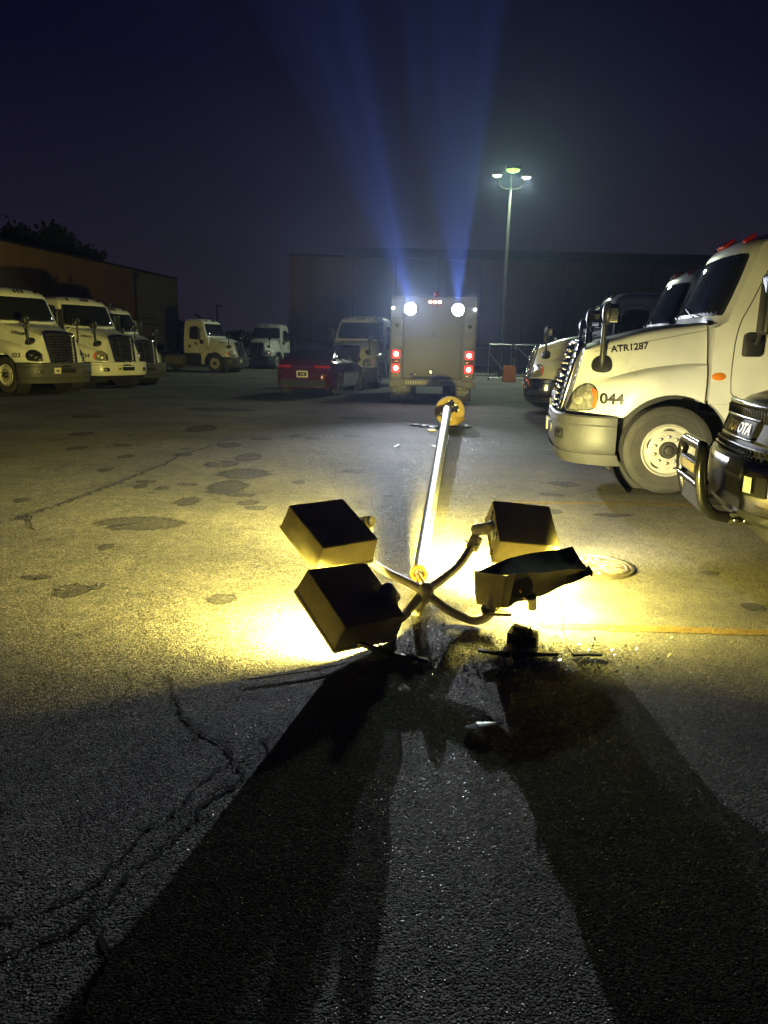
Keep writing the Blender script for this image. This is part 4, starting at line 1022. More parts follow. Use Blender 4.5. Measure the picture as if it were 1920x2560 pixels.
# ------------------------------------------------------------------ dark red car
def make_car(label, loc, ang):
    T = thing('red_car', label, 'car', (loc[0], loc[1], gz(*loc)), ang); T.scale = (1.05, 1.05, 1.12)
    # local +y forward, origin under the rear axle
    def xw(y): return interp([(-1.02, .58), (-.98, .70), (-.90, .79), (-.75, .87), (-.3, .925), (.3, .93), (.9, .895), (2.0, .89), (2.8, .91), (3.3, .86), (3.55, .72), (3.65, .5)], y)
    def belt(y): return interp([(-1.02, .88), (-.8, .95), (.0, .95), (1.5, .93), (2.3, .88), (3.2, .74), (3.65, .55)], y)
    def roof(y): return interp([(-.78, .955), (-.4, 1.06), (.0, 1.18), (.5, 1.30), (.95, 1.345), (1.3, 1.33), (1.7, 1.22), (2.1, 1.03), (2.32, .885)], y) if -.78 < y < 2.32 else belt(y)
    def zl(y):
        z = .20
        for c in (0, 2.78):
            if abs(y - c) < .37: z = max(z, .32 + math.sqrt(.37 ** 2 - (y - c) ** 2))
        return z
    def sec(y):
        w, bt, rf, l = xw(y), belt(y), roof(y), zl(y)
        gh = max(0, rf - bt); r = w - .13 - gh * .50
        q_ = max(0., min(1., (-.5 - y) / .5))
        fy = lambda z: y + q_ * (.42 * max(0, z - .68) + .25 * max(0, .42 - z))
        P_ = [(w * .96, y, l), (w, y, max(l + .02, .42)), (w, y, max(l + .04, .62)), (w - .012, y, bt - .10), (w - .06, y, bt - .02), (w - .12, y, bt + .005),
                (r + .06 if gh > .1 else w - .14, y, bt + gh * .55 + .006), (r, y, bt + gh * .88 + .008), (r * .8, y, bt + gh * .97 + .012), (r * .4, y, bt + gh + .016), (0, y, bt + gh + .02)]
        return [(x_, fy(z_), z_) for x_, y_, z_ in P_]
    ys = [-1.02, -.98, -.9, -.8, -.7, -.55, -.40, -.37, -.33, -.25, -.12, 0, .12, .25, .33, .37, .5, .7, .9, 1.1, 1.3, 1.5, 1.7, 1.9, 2.1, 2.25, 2.35, 2.41, 2.46, 2.55, 2.68, 2.8, 2.93, 3.05, 3.12, 3.16, 3.3, 3.45, 3.58, 3.65]
    b = MB()
    for s in (-1, 1): b.grid([[(s * x, y, z) for x, y, z in sec(q)] for q in ys], RED)
    for q in (ys[0], ys[-1]): b.grid([[(-x, y, z) for x, y, z in sec(q)], [(x, y, z) for x, y, z in sec(q)]], RED, smooth=False)
    b.box((0, 1.3, .30), (1.5, 4.4, .18), CHASSIS)
    b.build('body', T, 45)
    def sx_(y, z):
        s = sec(y)
        for a, c in zip(s[:-1], s[1:]):
            if a[2] <= z <= c[2] and c[2] > a[2]: return lerp(a[0], c[0], (z - a[2]) / (c[2] - a[2]))
        return s[0][0]
    for s in (-1, 1):
        for poly in ([(-.05, 1.02), (.35, 1.0), (.82, .985), (.84, 1.24), (.5, 1.21), (.2, 1.13)], [(.90, .985), (1.86, .955), (1.60, 1.15), (1.3, 1.25), (.92, 1.255)]):
            b = MB(); b.rings(chaikin(poly, 2), side(s, sx_), GLASS, .008, .012, 2); b.build('side_window', T, 60)
    b = MB()
    rows = []
    for y in (-.62, -.45, -.25, -.05, .12): rows.append([(u * (xw(y) - .36 - max(0, roof(y) - belt(y)) * .42), y - .006, roof(y) + .030 - .012 * u * u - (.02 if abs(u) > .99 else 0)) for u in [k / 8 for k in range(-8, 9)]])
    b.grid(rows, GLASS); b.build('rear_window', T, 60)
    b = MB(); rows = []
    for y in (1.48, 1.7, 1.95, 2.2): rows.append([(u * (xw(y) - .2 - max(0, roof(y) - belt(y)) * .42), y + .006, roof(y) + .030 - .012 * u * u) for u in [k / 8 for k in range(-8, 9)]])
    b.grid(rows, GLASS); b.build('windshield', T, 60)
    b = MB(); b.grid([[(u * .78, -.93 - .03 * (1 - u * u), .955 + z) for u in [k / 8 for k in range(-8, 9)]] for z in (0, .03)] + [[(u * .78, -.80, .965) for u in [k / 8 for k in range(-8, 9)]]], RED); b.build('spoiler', T, 40)
    for s in (-1, 1):
        b = MB(); b.grid([[(s * x, y + .42 * (z - .68), z) for x, y in ((.34, -1.035), (.50, -1.035), (.62, -1.022), (.72, -.975), (.80, -.90))] for z in (.77, .79, .82, .84)], REDLENS); b.build('tail_light', T, 60)
        b = MB(); b.lathe([(-.02, .045), (-.06, .05), (-.07, .042), (-.02, .04)], CHROME, 16, 'y', (s * .52, -1.0, .27)); b.build('exhaust', T)
        b = MB(); b.sphere((s * 1.0, 1.95, .98), .09, RED, 14, (.9, .6, .65)); b.box((s * .91, 1.95, .95), (.12, .04, .03), BLACKPL, .01); b.build('wing_mirror', T)
        for y in (0, 2.78):
            b = MB(); b.lathe([(s * a, r) for a, r in ((-.22, .22), (-.22, .31), (-.2, .33), (-.03, .33), (-.005, .31), (.0, .25), (-.01, .245))], RUBBER, 36); w = b.build('wheel', T, 40)
            b = MB(); b.lathe([(s * a, r) for a, r in ((-.01, .245), (.0, .24), (-.03, .225), (-.10, .22), (-.10, 0))], CHASSIS, 36)
            for k in range(10):
                M = Matrix.Rotation(2 * PI * k / 10, 3, 'X'); b.hexa([M @ Vector(p) for p in ((s * -.03, .04, -.018), (s * -.03, .04, .018), (s * -.02, .23, .012), (s * -.02, .23, -.012), (s * -.05, .04, -.018), (s * -.05, .04, .018), (s * -.05, .23, .012), (s * -.05, .23, -.012))], DCHROME)
            b.lathe([(s * -.05, .05), (s * -.02, .045), (s * -.015, 0)], DCHROME, 16); b.build('rim', w, 40); w.location = (s * .91, y, .33)
    b = MB(); b.grid([[(u * .70, -1.03, z) for u in (-1, -.5, 0, .5, 1)] for z in (.24, .44)], BLACKPL); b.build('diffuser', T)
    b = MB(); b.box((0, -1.035, .60), (.34, .012, .18), mat('plate_frame', (.7, .7, .7), .4), .02); pl = b.build('number_plate', T)
    b = MB(); b.box((0, -1.045, .60), (.27, .008, .11), INK, .01); b.text('118', .09, lambda x, z: (x, -1.0505, .565 + z), MATS['plate_frame'], align='CENTER', bold=.01); b.build('plate_lettering', pl)
    b = MB(); b.tube([(-.30, -1.05, .80), (.30, -1.05, .80)], .008, CHROME, 6); b.build('trim', T)
    return T
make_car('dark red sports car seen from behind, parked before a white semi truck', (-2.42, 25.2), R(-11))

# ------------------------------------------------------------------ black pickup at the right edge
hp = Vector((-.986, .167))
T = thing('pickup_truck', 'black pickup at the right edge, TOYOTA across its grille, black bull bar', 'pickup', (3.56, 5.74, 0), math.atan2(hp.y, hp.x) - PI / 2)
def pring(z, ins=0.0, yb=-3.9):
    row = []
    X = interp([(.5, .95), (.7, 1.0), (1.05, 1.01), (1.25, .96), (1.36, .88)], z) - ins
    F = interp([(.5, .86), (.62, .90), (.95, .885), (1.22, .80), (1.30, .70), (1.36, .50)], z) - ins
    for k in range(17):
        u = k / 8 - 1; row.append((u * X, F - .10 * abs(u) ** 2 - .34 * abs(u) ** 7, z))
    for y in (.2, -.4, -1.2, -2.4, yb): row.append((X, y, z))
    for y in (yb, -2.4, -1.2, -.4, .2): row.append((-X, y, z))
    return row
b = MB()
b.grid([pring(z) for z in (.52, .6, .75, .9, 1.05, 1.15, 1.23, 1.29, 1.33, 1.355)] , BLACKP, close=True, cap=True)
b.build('body', T, 35)
b = MB()
b.grid([[(u * .80 * .97, lerp(.45, -.75, t), 1.352 + .06 * t + .03 * (1 - u * u) + (.03 if .45 < abs(u) < .8 else 0) - (.05 if abs(u) > .97 else 0)) for u in [k / 10 for k in range(-10, 11)]] for t in [q / 6 for q in range(7)]], BLACKP)
b.build('hood', T, 60)
b = MB()
def cr(z, x, f, r): return [(u * x, f - .12 * abs(u) ** 3, z) for u in [k / 6 for k in range(-6, 7)]] + [(x, r, z), (-x, r, z)]
b.grid([cr(1.34, .93, -.66, -2.3), cr(1.60, .86, -1.02, -2.3), cr(1.86, .76, -1.42, -2.22), cr(1.93, .66, -1.55, -2.1), cr(1.95, .4, -1.7, -1.9)], BLACKP, close=True, cap=True); b.build('cab', T, 40)
b = MB(); b.grid([[(u * .86, -.72 + .02 - .12 * abs(u * .95) ** 3, 1.40 + .02) for u in [k / 6 for k in range(-6, 7)]], [(u * .76, -1.30 - .12 * abs(u * .95) ** 3, 1.81) for u in [k / 6 for k in range(-6, 7)]]], GLASS); b.build('windshield', T)
def gf(x, z, o=0):
    u = x / 1.0
    return (x, interp([(.62, .90), (.95, .885), (1.22, .80)], z) - .10 * u * u - .34 * abs(u) ** 7 + o, z)
b = MB()
b.grid([[gf(x * .70, z, .012) for x in [k / 8 for k in range(-8, 9)]] for z in (.84, .95, 1.05, 1.15, 1.235)], CHASSIS); gr = b.build('grille', T, 60)
b = MB()
for z in (1.185,):
    for k in range(-13, 14): b.box(gf(k * .05, z, .03), (.008, .04, .075), BLACKPL, .002)
for z in (.875, .915, .955): 
    b.tube([gf(k * .07, z, .03) for k in range(-9, 10)], .008, BLACKPL, 6)
    for k in range(-10, 11): b.box(gf(k * .065 + (.03 if z == .915 else 0), z - .02, .028), (.007, .02, .04), BLACKPL)
b.build('mesh', gr, 40)
for z, r in ((1.245, .026), (.835, .024)):
    b = MB(); b.tube([gf(k * .07, z, .03) for k in range(-10, 11)], r, BLACKP, 8); b.build('grille_bar', gr, 60)
b = MB(); b.grid([[gf(x * .40, z, .028 + (.0 if abs(x) < .99 else -.03)) for x in [k / 8 for k in range(-8, 9)]] for z in (1.015, 1.02, 1.135, 1.14)], mat('matt_black_badge', (.01, .01, .01), .6, spec=.2)); bd = b.build('badge_panel', gr, 60)
b = MB(); b.tube([gf(k * .045, 1.15, .035) for k in range(-9, 10)], .012, BLACKP, 8); b.tube([gf(k * .045, 1.005, .035) for k in range(-9, 10)], .012, BLACKP, 8); b.build('badge_frame', bd, 60)
b = MB(); b.text('TOYOTA', .112, lambda x, z: gf(-x, 1.037 + z, .036), mat('bronze_letters', (.75, .58, .34), .5, .2), align='CENTER', bold=.02, sx=1.25); b.build('grille_lettering', bd)
for s in (-1, 1):
    b = MB(); b.grid([[gf(s * x, z, .022) for x in (.66, .74, .82, .90, .96)] for z in (.98, 1.05, 1.12, 1.19)], mat('pickup_headlamp', (.10, .09, .08), .06, .5, coat=1)); hl = b.build('headlight', T, 60)
    b = MB(); b.grid([[gf(s * x, z, .032) for x in (.86, .90, .935)] for z in (.99, 1.06, 1.13)], ORANGE); b.build('turn_lamp', hl, 60)
    b = MB(); b.grid([[gf(s * x, z, .034) for x in (.70, .76, .80)] for z in (1.02, 1.08, 1.15)], CHROME); b.build('projector', hl, 60)
# bumper: dark middle, bright corners, fog lamp pocket
def bf(x, z, o=0):
    u = x / 1.0
    return (x, .99 - .13 * u * u - .24 * abs(u) ** 6 + o, z)
b = MB()
xsn = [k / 12 for k in range(-12, 13)]
b.grid([[bf(x, z, o) for x in xsn] for z, o in ((.50, -.10), (.52, -.03), (.60, .0), (.76, .01), (.86, .0), (.885, -.03), (.89, -.12))], BLACKP); bmp = b.build('bumper', T, 50)
for s in (-1, 1):
    b = MB()
    b.grid([[bf(s * x, z, o + .012) for x in (.52, .60, .70, .80, .90, .98)] for z, o in ((.515, -.06), (.54, -.012), (.64, .004), (.76, .012), (.855, .004), (.882, -.02))], DCHROME); ce = b.build('bumper_end', bmp, 60)
    b = MB(); b.grid([[bf(s * x, z, .03) for x in (.60, .66, .74, .80)] for z in (.66, .72, .80)], BLACKP); b.build('fog_pocket', ce, 60)
    b = MB(); b.grid([[bf(s * x, z, .045) for x in (.62, .66, .70)] for z in (.68, .73, .79)], mat('fog_lens', (.85, .83, .72), .12, .6)); b.build('fog_lens', ce, 60)
    b = MB(); b.grid([[bf(s * x, z, o) for x in (.0, .15, .30, .44, .50)] for z, o in ((.905, -.06), (.925, -.035), (.93, -.07))], DCHROME); b.build('trim', bmp, 60)
b = MB(); b.grid([[bf(x, z, o) for x in xsn] for z, o in ((.42, -.12), (.47, -.05), (.515, -.06))], BLACKPL); b.build('lower_valance', T, 60)
# bull bar
b = MB()
for s in (-1, 1):
    pts = [(s * .34, .86, .43), (s * .34, .98, .435), (s * .34, 1.08, .455), (s * .34, 1.15, .53), (s * .345, 1.185, .66), (s * .35, 1.20, .78), (s * .345, 1.195, .88), (s * .30, 1.19, .935), (s * .22, 1.19, .945), (0, 1.19, .945)]
    b.tube(smooth_path(pts, 6), .042, BLACKP, 16)
b.tube([(-.35, 1.20, .66), (.35, 1.20, .66)], .030, BLACKP, 14)
b.tube([(-.33, 1.13, .52), (.33, 1.13, .52)], .030, BLACKP, 14)
bb = b.build('bull_bar', T, 60)
b = MB(); b.grid([[(x, 1.175 - (.0), z) for x in (-.33, .33)] for z in (.47, .66)], BLACKPL); b.build('skid_plate', bb)
b = MB(); b.box((0, 1.19, .775), (.52, .07, .10), BLACKPL, .012); lb = b.build('light_bar', bb)
b = MB(); b.box((0, 1.228, .775), (.48, .01, .07), mat('light_bar_lens', (.55, .45, .26), .15, .3, vary=.3, vscale=60), .006); b.build('lens', lb)
b = MB()
for s in (-1, 1):
    b = MB(); b.box((s * .36, .84, .43), (.04, .26, .09), CHASSIS, .01); mt = b.build('mount', bb)
    for dy in (0, .07): b = MB(); b.sphere((s * .39, .93 - dy, .425), .025, DCHROME, 12); b.build('bolt', mt)
for s in (-1, 1):
    for y in (0, -3.0):
        b = MB(); b.lathe([(s * a, r) for a, r in ((-.26, .22), (-.26, .38), (-.24, .41), (-.03, .41), (.0, .38), (.0, .27), (-.02, .26), (-.08, .24), (-.08, 0))], RUBBER, 36); w = b.build('wheel', T, 40); w.location = (s * .97, y, .41)
b = MB(); b.box((0, -1.5, .45), (1.5, 4.6, .2), CHASSIS); b.build('chassis', T)
b = MB(); b.box((-1.12, -.95, 1.45), (.2, .12, .26), BLACKP, .04); b.box((-.98, -.95, 1.38), (.14, .06, .05), BLACKP, .01); b.build('door_mirror', T)
b = MB(); b.box((1.12, -.95, 1.45), (.2, .12, .26), BLACKP, .04); b.box((.98, -.95, 1.38), (.14, .06, .05), BLACKP, .01); b.build('door_mirror', T)

# ------------------------------------------------------------------ buildings
T = thing('left_warehouse', 'long low brown brick warehouse behind the left row of trucks, its far end pale', 'warehouse', (-25, 50, 0))
dv = Vector((-21.3 + 25.0, 80.4 - 50.0, 0)); u = dv.normalized(); nrm = Vector((-u.y, u.x, 0))
HB = 7.5
def bwall(name, a, c, h, m, depth=14, z0=-.5, par=T):
    b = MB(); p = u * a; q = u * c
    b.hexa([p + Vector((0, 0, z0)), q + Vector((0, 0, z0)), q + nrm * depth + Vector((0, 0, z0)), p + nrm * depth + Vector((0, 0, z0))] + [v + Vector((0, 0, h)) for v in (p, q, q + nrm * depth, p + nrm * depth)], m)
    return b.build(name, par, 20)
bwall('brick_section', -30, 20.8, HB, BRICK); bwall('pale_section', 20.803, 30.63, HB - .05, PALEW)
b = MB(); b.box(u * 20.6 - nrm * .12 + Vector((0, 0, HB / 2 - .3)), (.22, .16, HB), CHASSIS, .02); b.box(u * 20.6 - nrm * .2 + Vector((0, 0, HB - .4)), (.4, .35, .4), CHASSIS, .03); b.build('downspout', T)
b = MB()
p = u * -30 - nrm * .05 + Vector((0, 0, HB)); q = u * 30.7 - nrm * .05 + Vector((0, 0, HB))
b.hexa([p, q, q + nrm * .4, p + nrm * .4] + [v + Vector((0, 0, .16)) for v in (p, q, q + nrm * .4, p + nrm * .4)], ROOFM); b.build('coping', T)
b = MB(); b.box(u * 30 - nrm * .06 + Vector((0, 0, 1.2)), (.5, .3, 2.8), CHASSIS, .04); b.build('utility_box', T)
# far warehouse
T = thing('far_warehouse', 'large dark warehouse filling the background behind the service truck and gate', 'warehouse', (18, 75, 0))
XL = -9.4 - 18
b = MB(); b.hexa([(XL, 0, -1), (32.0 - 18, 0, -1), (32 - 18, 40, -1), (XL, 40, -1), (XL, 0, 9.5), (32 - 18, 0, 9.5), (32 - 18, 40, 9.5), (XL, 40, 9.5)], DARKW); b.build('main_section', T, 20)
b = MB(); b.hexa([(14.004, -.6, -1), (90, -.6, -1), (90, 40, -1), (14.004, 40, -1), (14.004, -.6, 9.9), (90, -.6, 9.9), (90, 40, 9.9), (14.004, 40, 9.9)], DARKW); b.build('right_section', T, 20)
b = MB(); b.box((-4.6, 8, 10.1), (36, 8, 1.5), ROOFM, .05); b.build('roof_parapet', T)
b = MB(); b.box((XL / 2 + 7, -.08, 9.55), (-XL + 14, .3, .22), ROOFM, .02); b.box((52, -.68, 9.95), (76, .3, .2), ROOFM, .02); b.build('coping', T)
b = MB()
for k in range(0, 40, 4): b.box((XL + 2 + k, -.03, 4.2), (.06, .08, 10.4), ROOFM)
b.build('panel_joints', T)

# ------------------------------------------------------------------ gate, fence, keypad post
gy0 = 43.0; zz = -.2
def frame_gate(label, x0, x1, diag):
    T = thing('gate', label, 'gate', ((x0 + x1) / 2, gy0, zz)); h = (x1 - x0) / 2
    b = MB()
    for a, c in (((-h, 0, .12), (-h, 0, 1.95)), ((h, 0, .12), (h, 0, 1.95)), ((-h, 0, 1.93), (h, 0, 1.93)), ((-h, 0, .12), (h, 0, .12)), ((-h, 0, 1.9), (h, 0, .15)) if diag else ((-h, 0, 1.5), (h, 0, .15))):
        b.tube([a, c], .035, FENCE, 8)
    b.build('frame', T)
    b = MB()
    n = int(2 * h / .13)
    for k in range(1, n): b.box((-h + 2 * h * k / n, .03, 1.0), (.014, .014, 1.75), CHASSIS)
    b.build('pickets', T)
    b = MB(); b.lathe([(0, .1), (.05, .1), (.06, .06), (.06, 0)], CHASSIS, 12, 'x', (-h, 0, .1)); b.build('wheel', T)
    return T
g1 = frame_gate('pipe gate leaf directly right of the service truck', 5.55, 6.75, False)
g2 = frame_gate('wider pipe gate leaf with a pale sign hung on it', 6.95, 9.0, True)
b = MB(); b.box((.35, -.05, 1.0), (.95, .02, .72), SIGN, .004); b.build('gate_sign', g2)
b = MB(); b.box((.55, -.05, 1.78), (.30, .02, .14), SIGN, .004); b.build('small_sign', g2)
T = thing('gate_post', 'round topped metal post at the end of the signed gate leaf', 'post', (9.15, gy0, zz)); b = MB(); b.tube([(0, 0, 0), (0, 0, 2.2)], .06, FENCE, 12); b.sphere((0, 0, 2.24), .1, FENCE, 12); b.build('pipe', T)
T = thing('keypad_stand', 'bright orange block base with a gooseneck keypad post in front of the gate', 'keypad stand', (6.55, 42.0, zz))
b = MB(); b.prism([(-.34, 0), (.34, 0), (.31, .78), (.22, .84), (-.22, .84), (-.31, .78)], -.25, .25, ORNG, 'y'); b.build('base', T)
b = MB(); b.tube(smooth_path([(-.02, 0, .8), (-.02, 0, 1.4), (.0, 0, 1.62), (.1, 0, 1.70), (.2, 0, 1.62), (.2, 0, 1.5)], 5), .035, CHASSIS, 8); b.box((.2, -.05, 1.40), (.18, .12, .26), CHASSIS, .02); b.build('post', T)
def fence(label, x0, y0, x1, y1, h=2.0):
    T = thing('fence', label, 'fence', (x0, y0, zz)); L_ = math.hypot(x1 - x0, y1 - y0); T.rotation_euler.z = math.atan2(y1 - y0, x1 - x0)
    b = MB(); n = int(L_ / .14)
    for k in range(n): b.box((k * .14, 0, h / 2), (.018, .018, h - .1), CHASSIS)
    b.box((L_ / 2, .02, h - .15), (L_, .03, .04), CHASSIS); b.box((L_ / 2, .02, .2), (L_, .03, .04), CHASSIS)
    b.build('pickets', T)
    k = 0.
    while k <= L_ + .01:
        b = MB(); b.box((k, .04, h / 2 + .03), (.07, .07, h + .06), CHASSIS, .01); b.build('fence_post', T); k += 3.2
fence('dark picket fence running behind the gate and the right row of trucks', 3.2, 44.4, 22, 45.6)
fence('dark picket fence in shadow left of the service truck behind the red car', -6.2, 52, 2.6, 47)
# railings by the left wall
for i, (x, y, lab) in enumerate(((-15.6, 46, 'dark pipe railing frame against the brick wall beyond the left trucks'), (-16.2, 54, 'dark pipe railing frame in front of the pale end wall'))):
    T = thing('railing', lab, 'railing', (x, y, 0)); b = MB()
    for a, c in (((-.9, 0, 0), (-.9, 0, 2.6)), ((.9, 0, 0), (.9, 0, 2.6)), ((-.9, 0, 2.58), (.9, 0, 2.58)), ((-.9, 0, 1.3), (.9, 0, 1.3))): b.tube([a, c], .045, FENCE if i == 0 else CHASSIS, 8)
    b.build('frame', T)

# ------------------------------------------------------------------ lamp posts
PX, PY = 7.2, 50.0
T = thing('yard_light', 'tall lit yard light with three lamp heads above the far warehouse roof', 'yard light', (PX, PY, zz))
b = MB(); b.tube([(0, 0, 0), (.02, 0, 6), (.06, 0, 11.2)], [.14, .11, .075], mat('lamp_post_paint', (.075, .08, .07), .6), 16); b.build('pole', T)
b = MB(); b.tube(smooth_path([(-.68, .0, 11.75), (-.60, 0, 11.4), (-.35, 0, 11.25), (.06, 0, 11.2), (.48, 0, 11.25), (.72, 0, 11.4), (.80, 0, 11.7)], 5), .04, MATS['lamp_post_paint'], 8); b.tube([(.06, 0, 11.2), (.06, 0, 12.0)], .05, MATS['lamp_post_paint'], 8); b.build('bracket', T)
for x, y, z, m, e, c, sz in ((-.82, -.2, 11.95, STREETW, 240, (.92, 1, .85), .42), (.06, -.6, 12.2, STREETE, 520, (.72, 1, .55), .62), (.95, -.2, 11.88, STREETW, 240, (.92, 1, .85), .42)):
    b = MB(); b.box((x, y + .1, z + .1), (sz + .25, .75, .2), CHASSIS, .06); hd = b.build('lamp_head', T)
    b = MB(); b.sphere((x, y, z - .02), sz / 2, m, 20, (1.3, .9, .55)); b.build('lamp_lens', hd)
    ld = bpy.data.lights.new('street_light', 'SPOT'); ld.energy = e * 5.5; ld.color = c; ld.spot_size = R(150); ld.spot_blend = .5; ld.shadow_soft_size = .3
    lo = bpy.data.objects.new('street_light', ld); COL.objects.link(lo); lo.parent = T; lo.location = (x, y - .1, z - .35); lo.rotation_euler = Vector((-.25, -.55, -.8)).to_track_quat('-Z', 'Y').to_euler()
T = thing('lamp_post', 'thin unlit lamp post far off between the pale wall and the green tinted truck', 'lamp post', (-19.0, 88, 0))
b = MB(); b.tube([(0, 0, 0), (0, 0, 3), (0, 0, 5.3)], [.13, .11, .09], CHASSIS, 10); b.build('pole', T)
b = MB(); b.box((.2, 0, 5.35), (.7, .4, .15), CHASSIS, .04); b.build('lamp_head', T)

# ------------------------------------------------------------------ trees: trunk, limbs, leaf crown
def tree(label, x, y, h, r, trunk, seed, n=2600, leaf=.28, sc=(1, 1, .8), z0=0.):
    q = random.Random(seed); T = thing('tree', label, 'tree', (x, y, z0), 0, 'dark trees around the yard')
    b = MB(); b.tube([(0, 0, -.3), (.05, .0, trunk * .5), (.0, .1, trunk), (.1, .1, h - r)], [.06 * r + .1, .05 * r + .07, .04 * r + .05, .05], BARK, 8)
    tips = []
    for k in range(9):
        a = q.uniform(0, 6.28); e = q.uniform(.1, 1.1); d = Vector((math.cos(a) * math.cos(e) * sc[0], math.sin(a) * math.cos(e) * sc[1], math.sin(e) * sc[2])) * r * q.uniform(.55, .95)
        s = Vector((0, .05, trunk * q.uniform(.75, 1.0))); c = Vector((0, 0, h - r * sc[2])); tip = c + d; tips.append(tip)
        b.tube([s, s.lerp(tip, .5) + Vector((0, 0, .15 * r)), tip], [.05 + .012 * r, .04, .015], BARK, 6)
    b.build('trunk', T)
    me_v, me_f = [], []
    cl = []
    for k in range(34):
        d = Vector((q.gauss(0, 1), q.gauss(0, 1), q.gauss(0, .9))).normalized() * r * q.uniform(.35, 1.0)
        cl.append((Vector((d.x * sc[0], d.y * sc[1], d.z * sc[2] + h - r * sc[2])), r * q.uniform(.16, .36)))
    for t in tips: cl.append((t, r * .26))
    for k in range(n):
        c, cr_ = q.choice(cl); p = c + Vector((q.gauss(0, .5), q.gauss(0, .5), q.gauss(0, .42))) * cr_
        a = Vector((q.gauss(0, 1), q.gauss(0, 1), q.gauss(0, 1))).normalized(); e = a.orthogonal().normalized(); s = leaf * q.uniform(.5, 1.2)
        i = len(me_v); me_v += [p - a * s, p + e * s * .5, p + a * s, p - e * s * .5]; me_f.append((i, i + 1, i + 2, i + 3))
    me = bpy.data.meshes.new('crown'); me.from_pydata(me_v, [], me_f); me.materials.append(LEAF)
    o = bpy.data.objects.new('crown', me); COL.objects.link(o); o.parent = T
    return T
tree('large dark tree rising above the brown brick roof at upper left', -37, 84, 12.9, 4.3, 6, 3, 5200, .42, (1.25, 1, .8))
tree('smaller dark tree beside the large one above the brick roof, lower and right', -32.5, 84, 10.9, 2.4, 6, 4, 1800, .34, (1.1, 1, .7))
tree('dark rounded tree behind the cab of the far side on truck', -23.2, 92, 4.0, 2.3, 1.5, 5, 2600, .34, (1.2, 1, .7), -.2)
tree('low dark bush like tree right of the thin lamp post', -20.0, 100, 2.9, 1.7, 1, 6, 1800, .3, (1.5, 1, .6), -.2)
tree('low dark tree just left of the green tinted truck', -17.2, 97, 2.4, 1.5, .8, 7, 1800, .3, (1.3, 1, .6), -.2)
tree('lowest dark tree far off between the two distant white trucks', -15.8, 108, 2.6, 1.8, .8, 8, 1800, .3, (1.7, 1, .5), -.2)

# ------------------------------------------------------------------ world, camera, colour
W = bpy.data.worlds.new('World'); SC.world = W; W.use_nodes = True
nt = W.node_tree; N, L = nt.nodes, nt.links; bg = N['Background']
sky = N.new('ShaderNodeTexSky'); sky.sky_type = 'NISHITA'; sky.sun_disc = False; sky.sun_elevation = R(-7); sky.sun_rotation = R(20); sky.air_density = 1.5; sky.dust_density = 2
tc = N.new('ShaderNodeTexCoord'); sp = N.new('ShaderNodeSeparateXYZ'); L.new(tc.outputs['Generated'], sp.inputs[0])
rp = N.new('ShaderNodeValToRGB'); e = rp.color_ramp.elements
e[0].position = 0.0; e[0].color = (.0150, .0110, .0190, 1)
e[1].position = .75; e[1].color = (.0003, .0003, .0030, 1)
k = e.new(.10); k.color = (.0110, .0090, .0190, 1)
k = e.new(.30); k.color = (.0030, .0026, .0130, 1)
k = e.new(.5); k.color = (.0011, .0009, .0080, 1)
L.new(sp.outputs['Z'], rp.inputs['Fac'])
nz = N.new('ShaderNodeTexNoise'); nz.inputs['Scale'].default_value = 2.2; nz.inputs['Detail'].default_value = 3; L.new(tc.outputs['Generated'], nz.inputs['Vector'])
mr = N.new('ShaderNodeMapRange'); mr.inputs['To Min'].default_value = .8; mr.inputs['To Max'].default_value = 1.2; L.new(nz.outputs['Fac'], mr.inputs['Value'])
mx = N.new('ShaderNodeMix'); mx.data_type = 'RGBA'; mx.blend_type = 'MULTIPLY'; mx.inputs['Factor'].default_value = 1
L.new(rp.outputs['Color'], mx.inputs[6]); L.new(mr.outputs['Result'], mx.inputs[7])
sc_ = N.new('ShaderNodeMix'); sc_.data_type = 'RGBA'; sc_.blend_type = 'ADD'; sc_.inputs['Factor'].default_value = .05
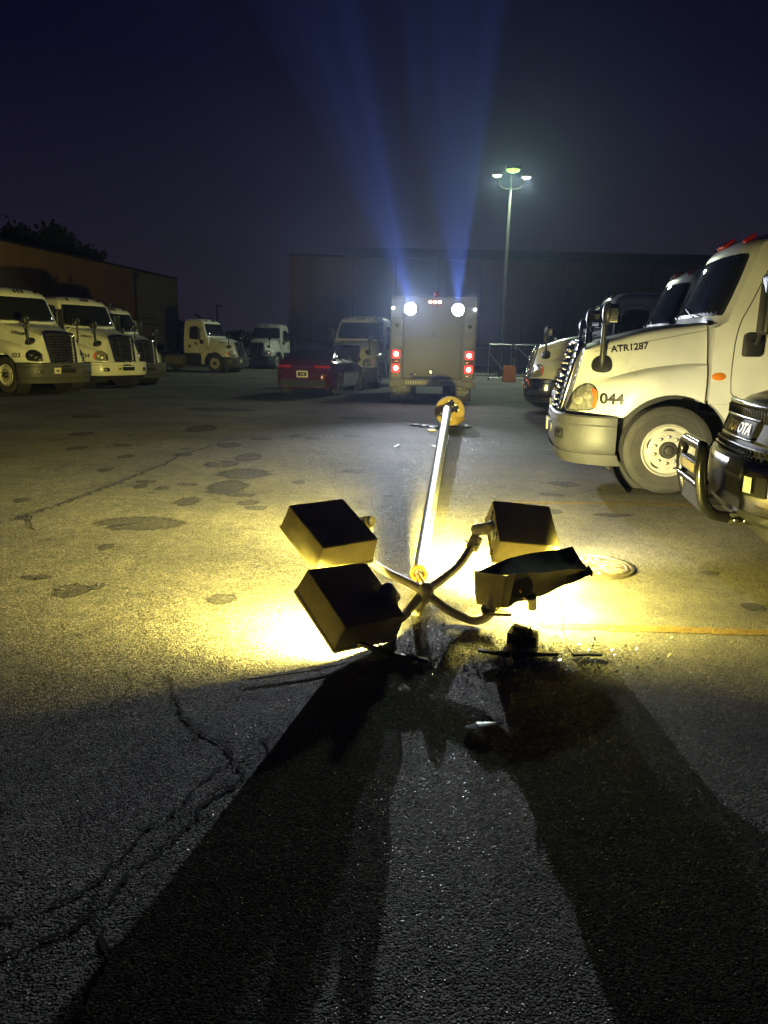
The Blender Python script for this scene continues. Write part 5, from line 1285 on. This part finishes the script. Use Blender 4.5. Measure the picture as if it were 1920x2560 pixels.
L.new(mx.outputs[2], sc_.inputs[6]); L.new(sky.outputs['Color'], sc_.inputs[7])
L.new(sc_.outputs[2], bg.inputs['Color']); bg.inputs['Strength'].default_value = 1.0

HAZE = True
if HAZE:
    b = MB(); b.box((0, 52, 7.5), (130, 115, 17.6), mat('added_haze', (1, 1, 1)))  # air volume added to give lamps a halo and make the blue streaks visible
    m = MATS['added_haze']; nt = m.node_tree; nt.nodes.clear()
    ou = nt.nodes.new('ShaderNodeOutputMaterial'); pv = nt.nodes.new('ShaderNodeVolumePrincipled'); pv.inputs['Color'].default_value = (.55, .68, 1, 1); pv.inputs['Density'].default_value = .0006; pv.inputs['Anisotropy'].default_value = .78
    nt.links.new(pv.outputs['Volume'], ou.inputs['Volume'])
    o = b.build('haze', None, 0); o['kind'] = 'stuff'; o['label'] = 'thin haze volume added to carry lamp glow and blue streaks'

cam = bpy.data.cameras.new('camera'); co = bpy.data.objects.new('camera', cam); COL.objects.link(co)
p = math.atan((1280 - 860) / 1923.); roll = R(1.3)
fwd = Vector((0, math.cos(p), -math.sin(p))); up0 = Vector((0, math.sin(p), math.cos(p))); r0 = Vector((1, 0, 0))
rt = r0 * math.cos(roll) + up0 * math.sin(roll); up = up0 * math.cos(roll) - r0 * math.sin(roll)
co.matrix_world = Matrix.Translation((0, 0, 1.63)) @ Matrix((rt, up, -fwd)).transposed().to_4x4()
cam.sensor_fit = 'VERTICAL'; cam.sensor_height = 36; cam.lens = 36 * 1923 / 2560; cam.clip_end = 3000; cam.clip_start = .05
SC.camera = co
vs = SC.view_settings
vs.view_transform = 'Standard'; vs.look = 'None'; vs.exposure = 0; vs.gamma = 1; vs.use_curve_mapping = False
cy = SC.cycles
cy.use_denoising = True; cy.max_bounces = 6; cy.diffuse_bounces = 3; cy.glossy_bounces = 3; cy.transmission_bounces = 3; cy.volume_bounces = 0
cy.sample_clamp_indirect = 4; cy.use_light_tree = True; cy.caustics_reflective = False; cy.caustics_refractive = False
try: cy.denoiser = 'OPENIMAGEDENOISE'
except Exception: pass
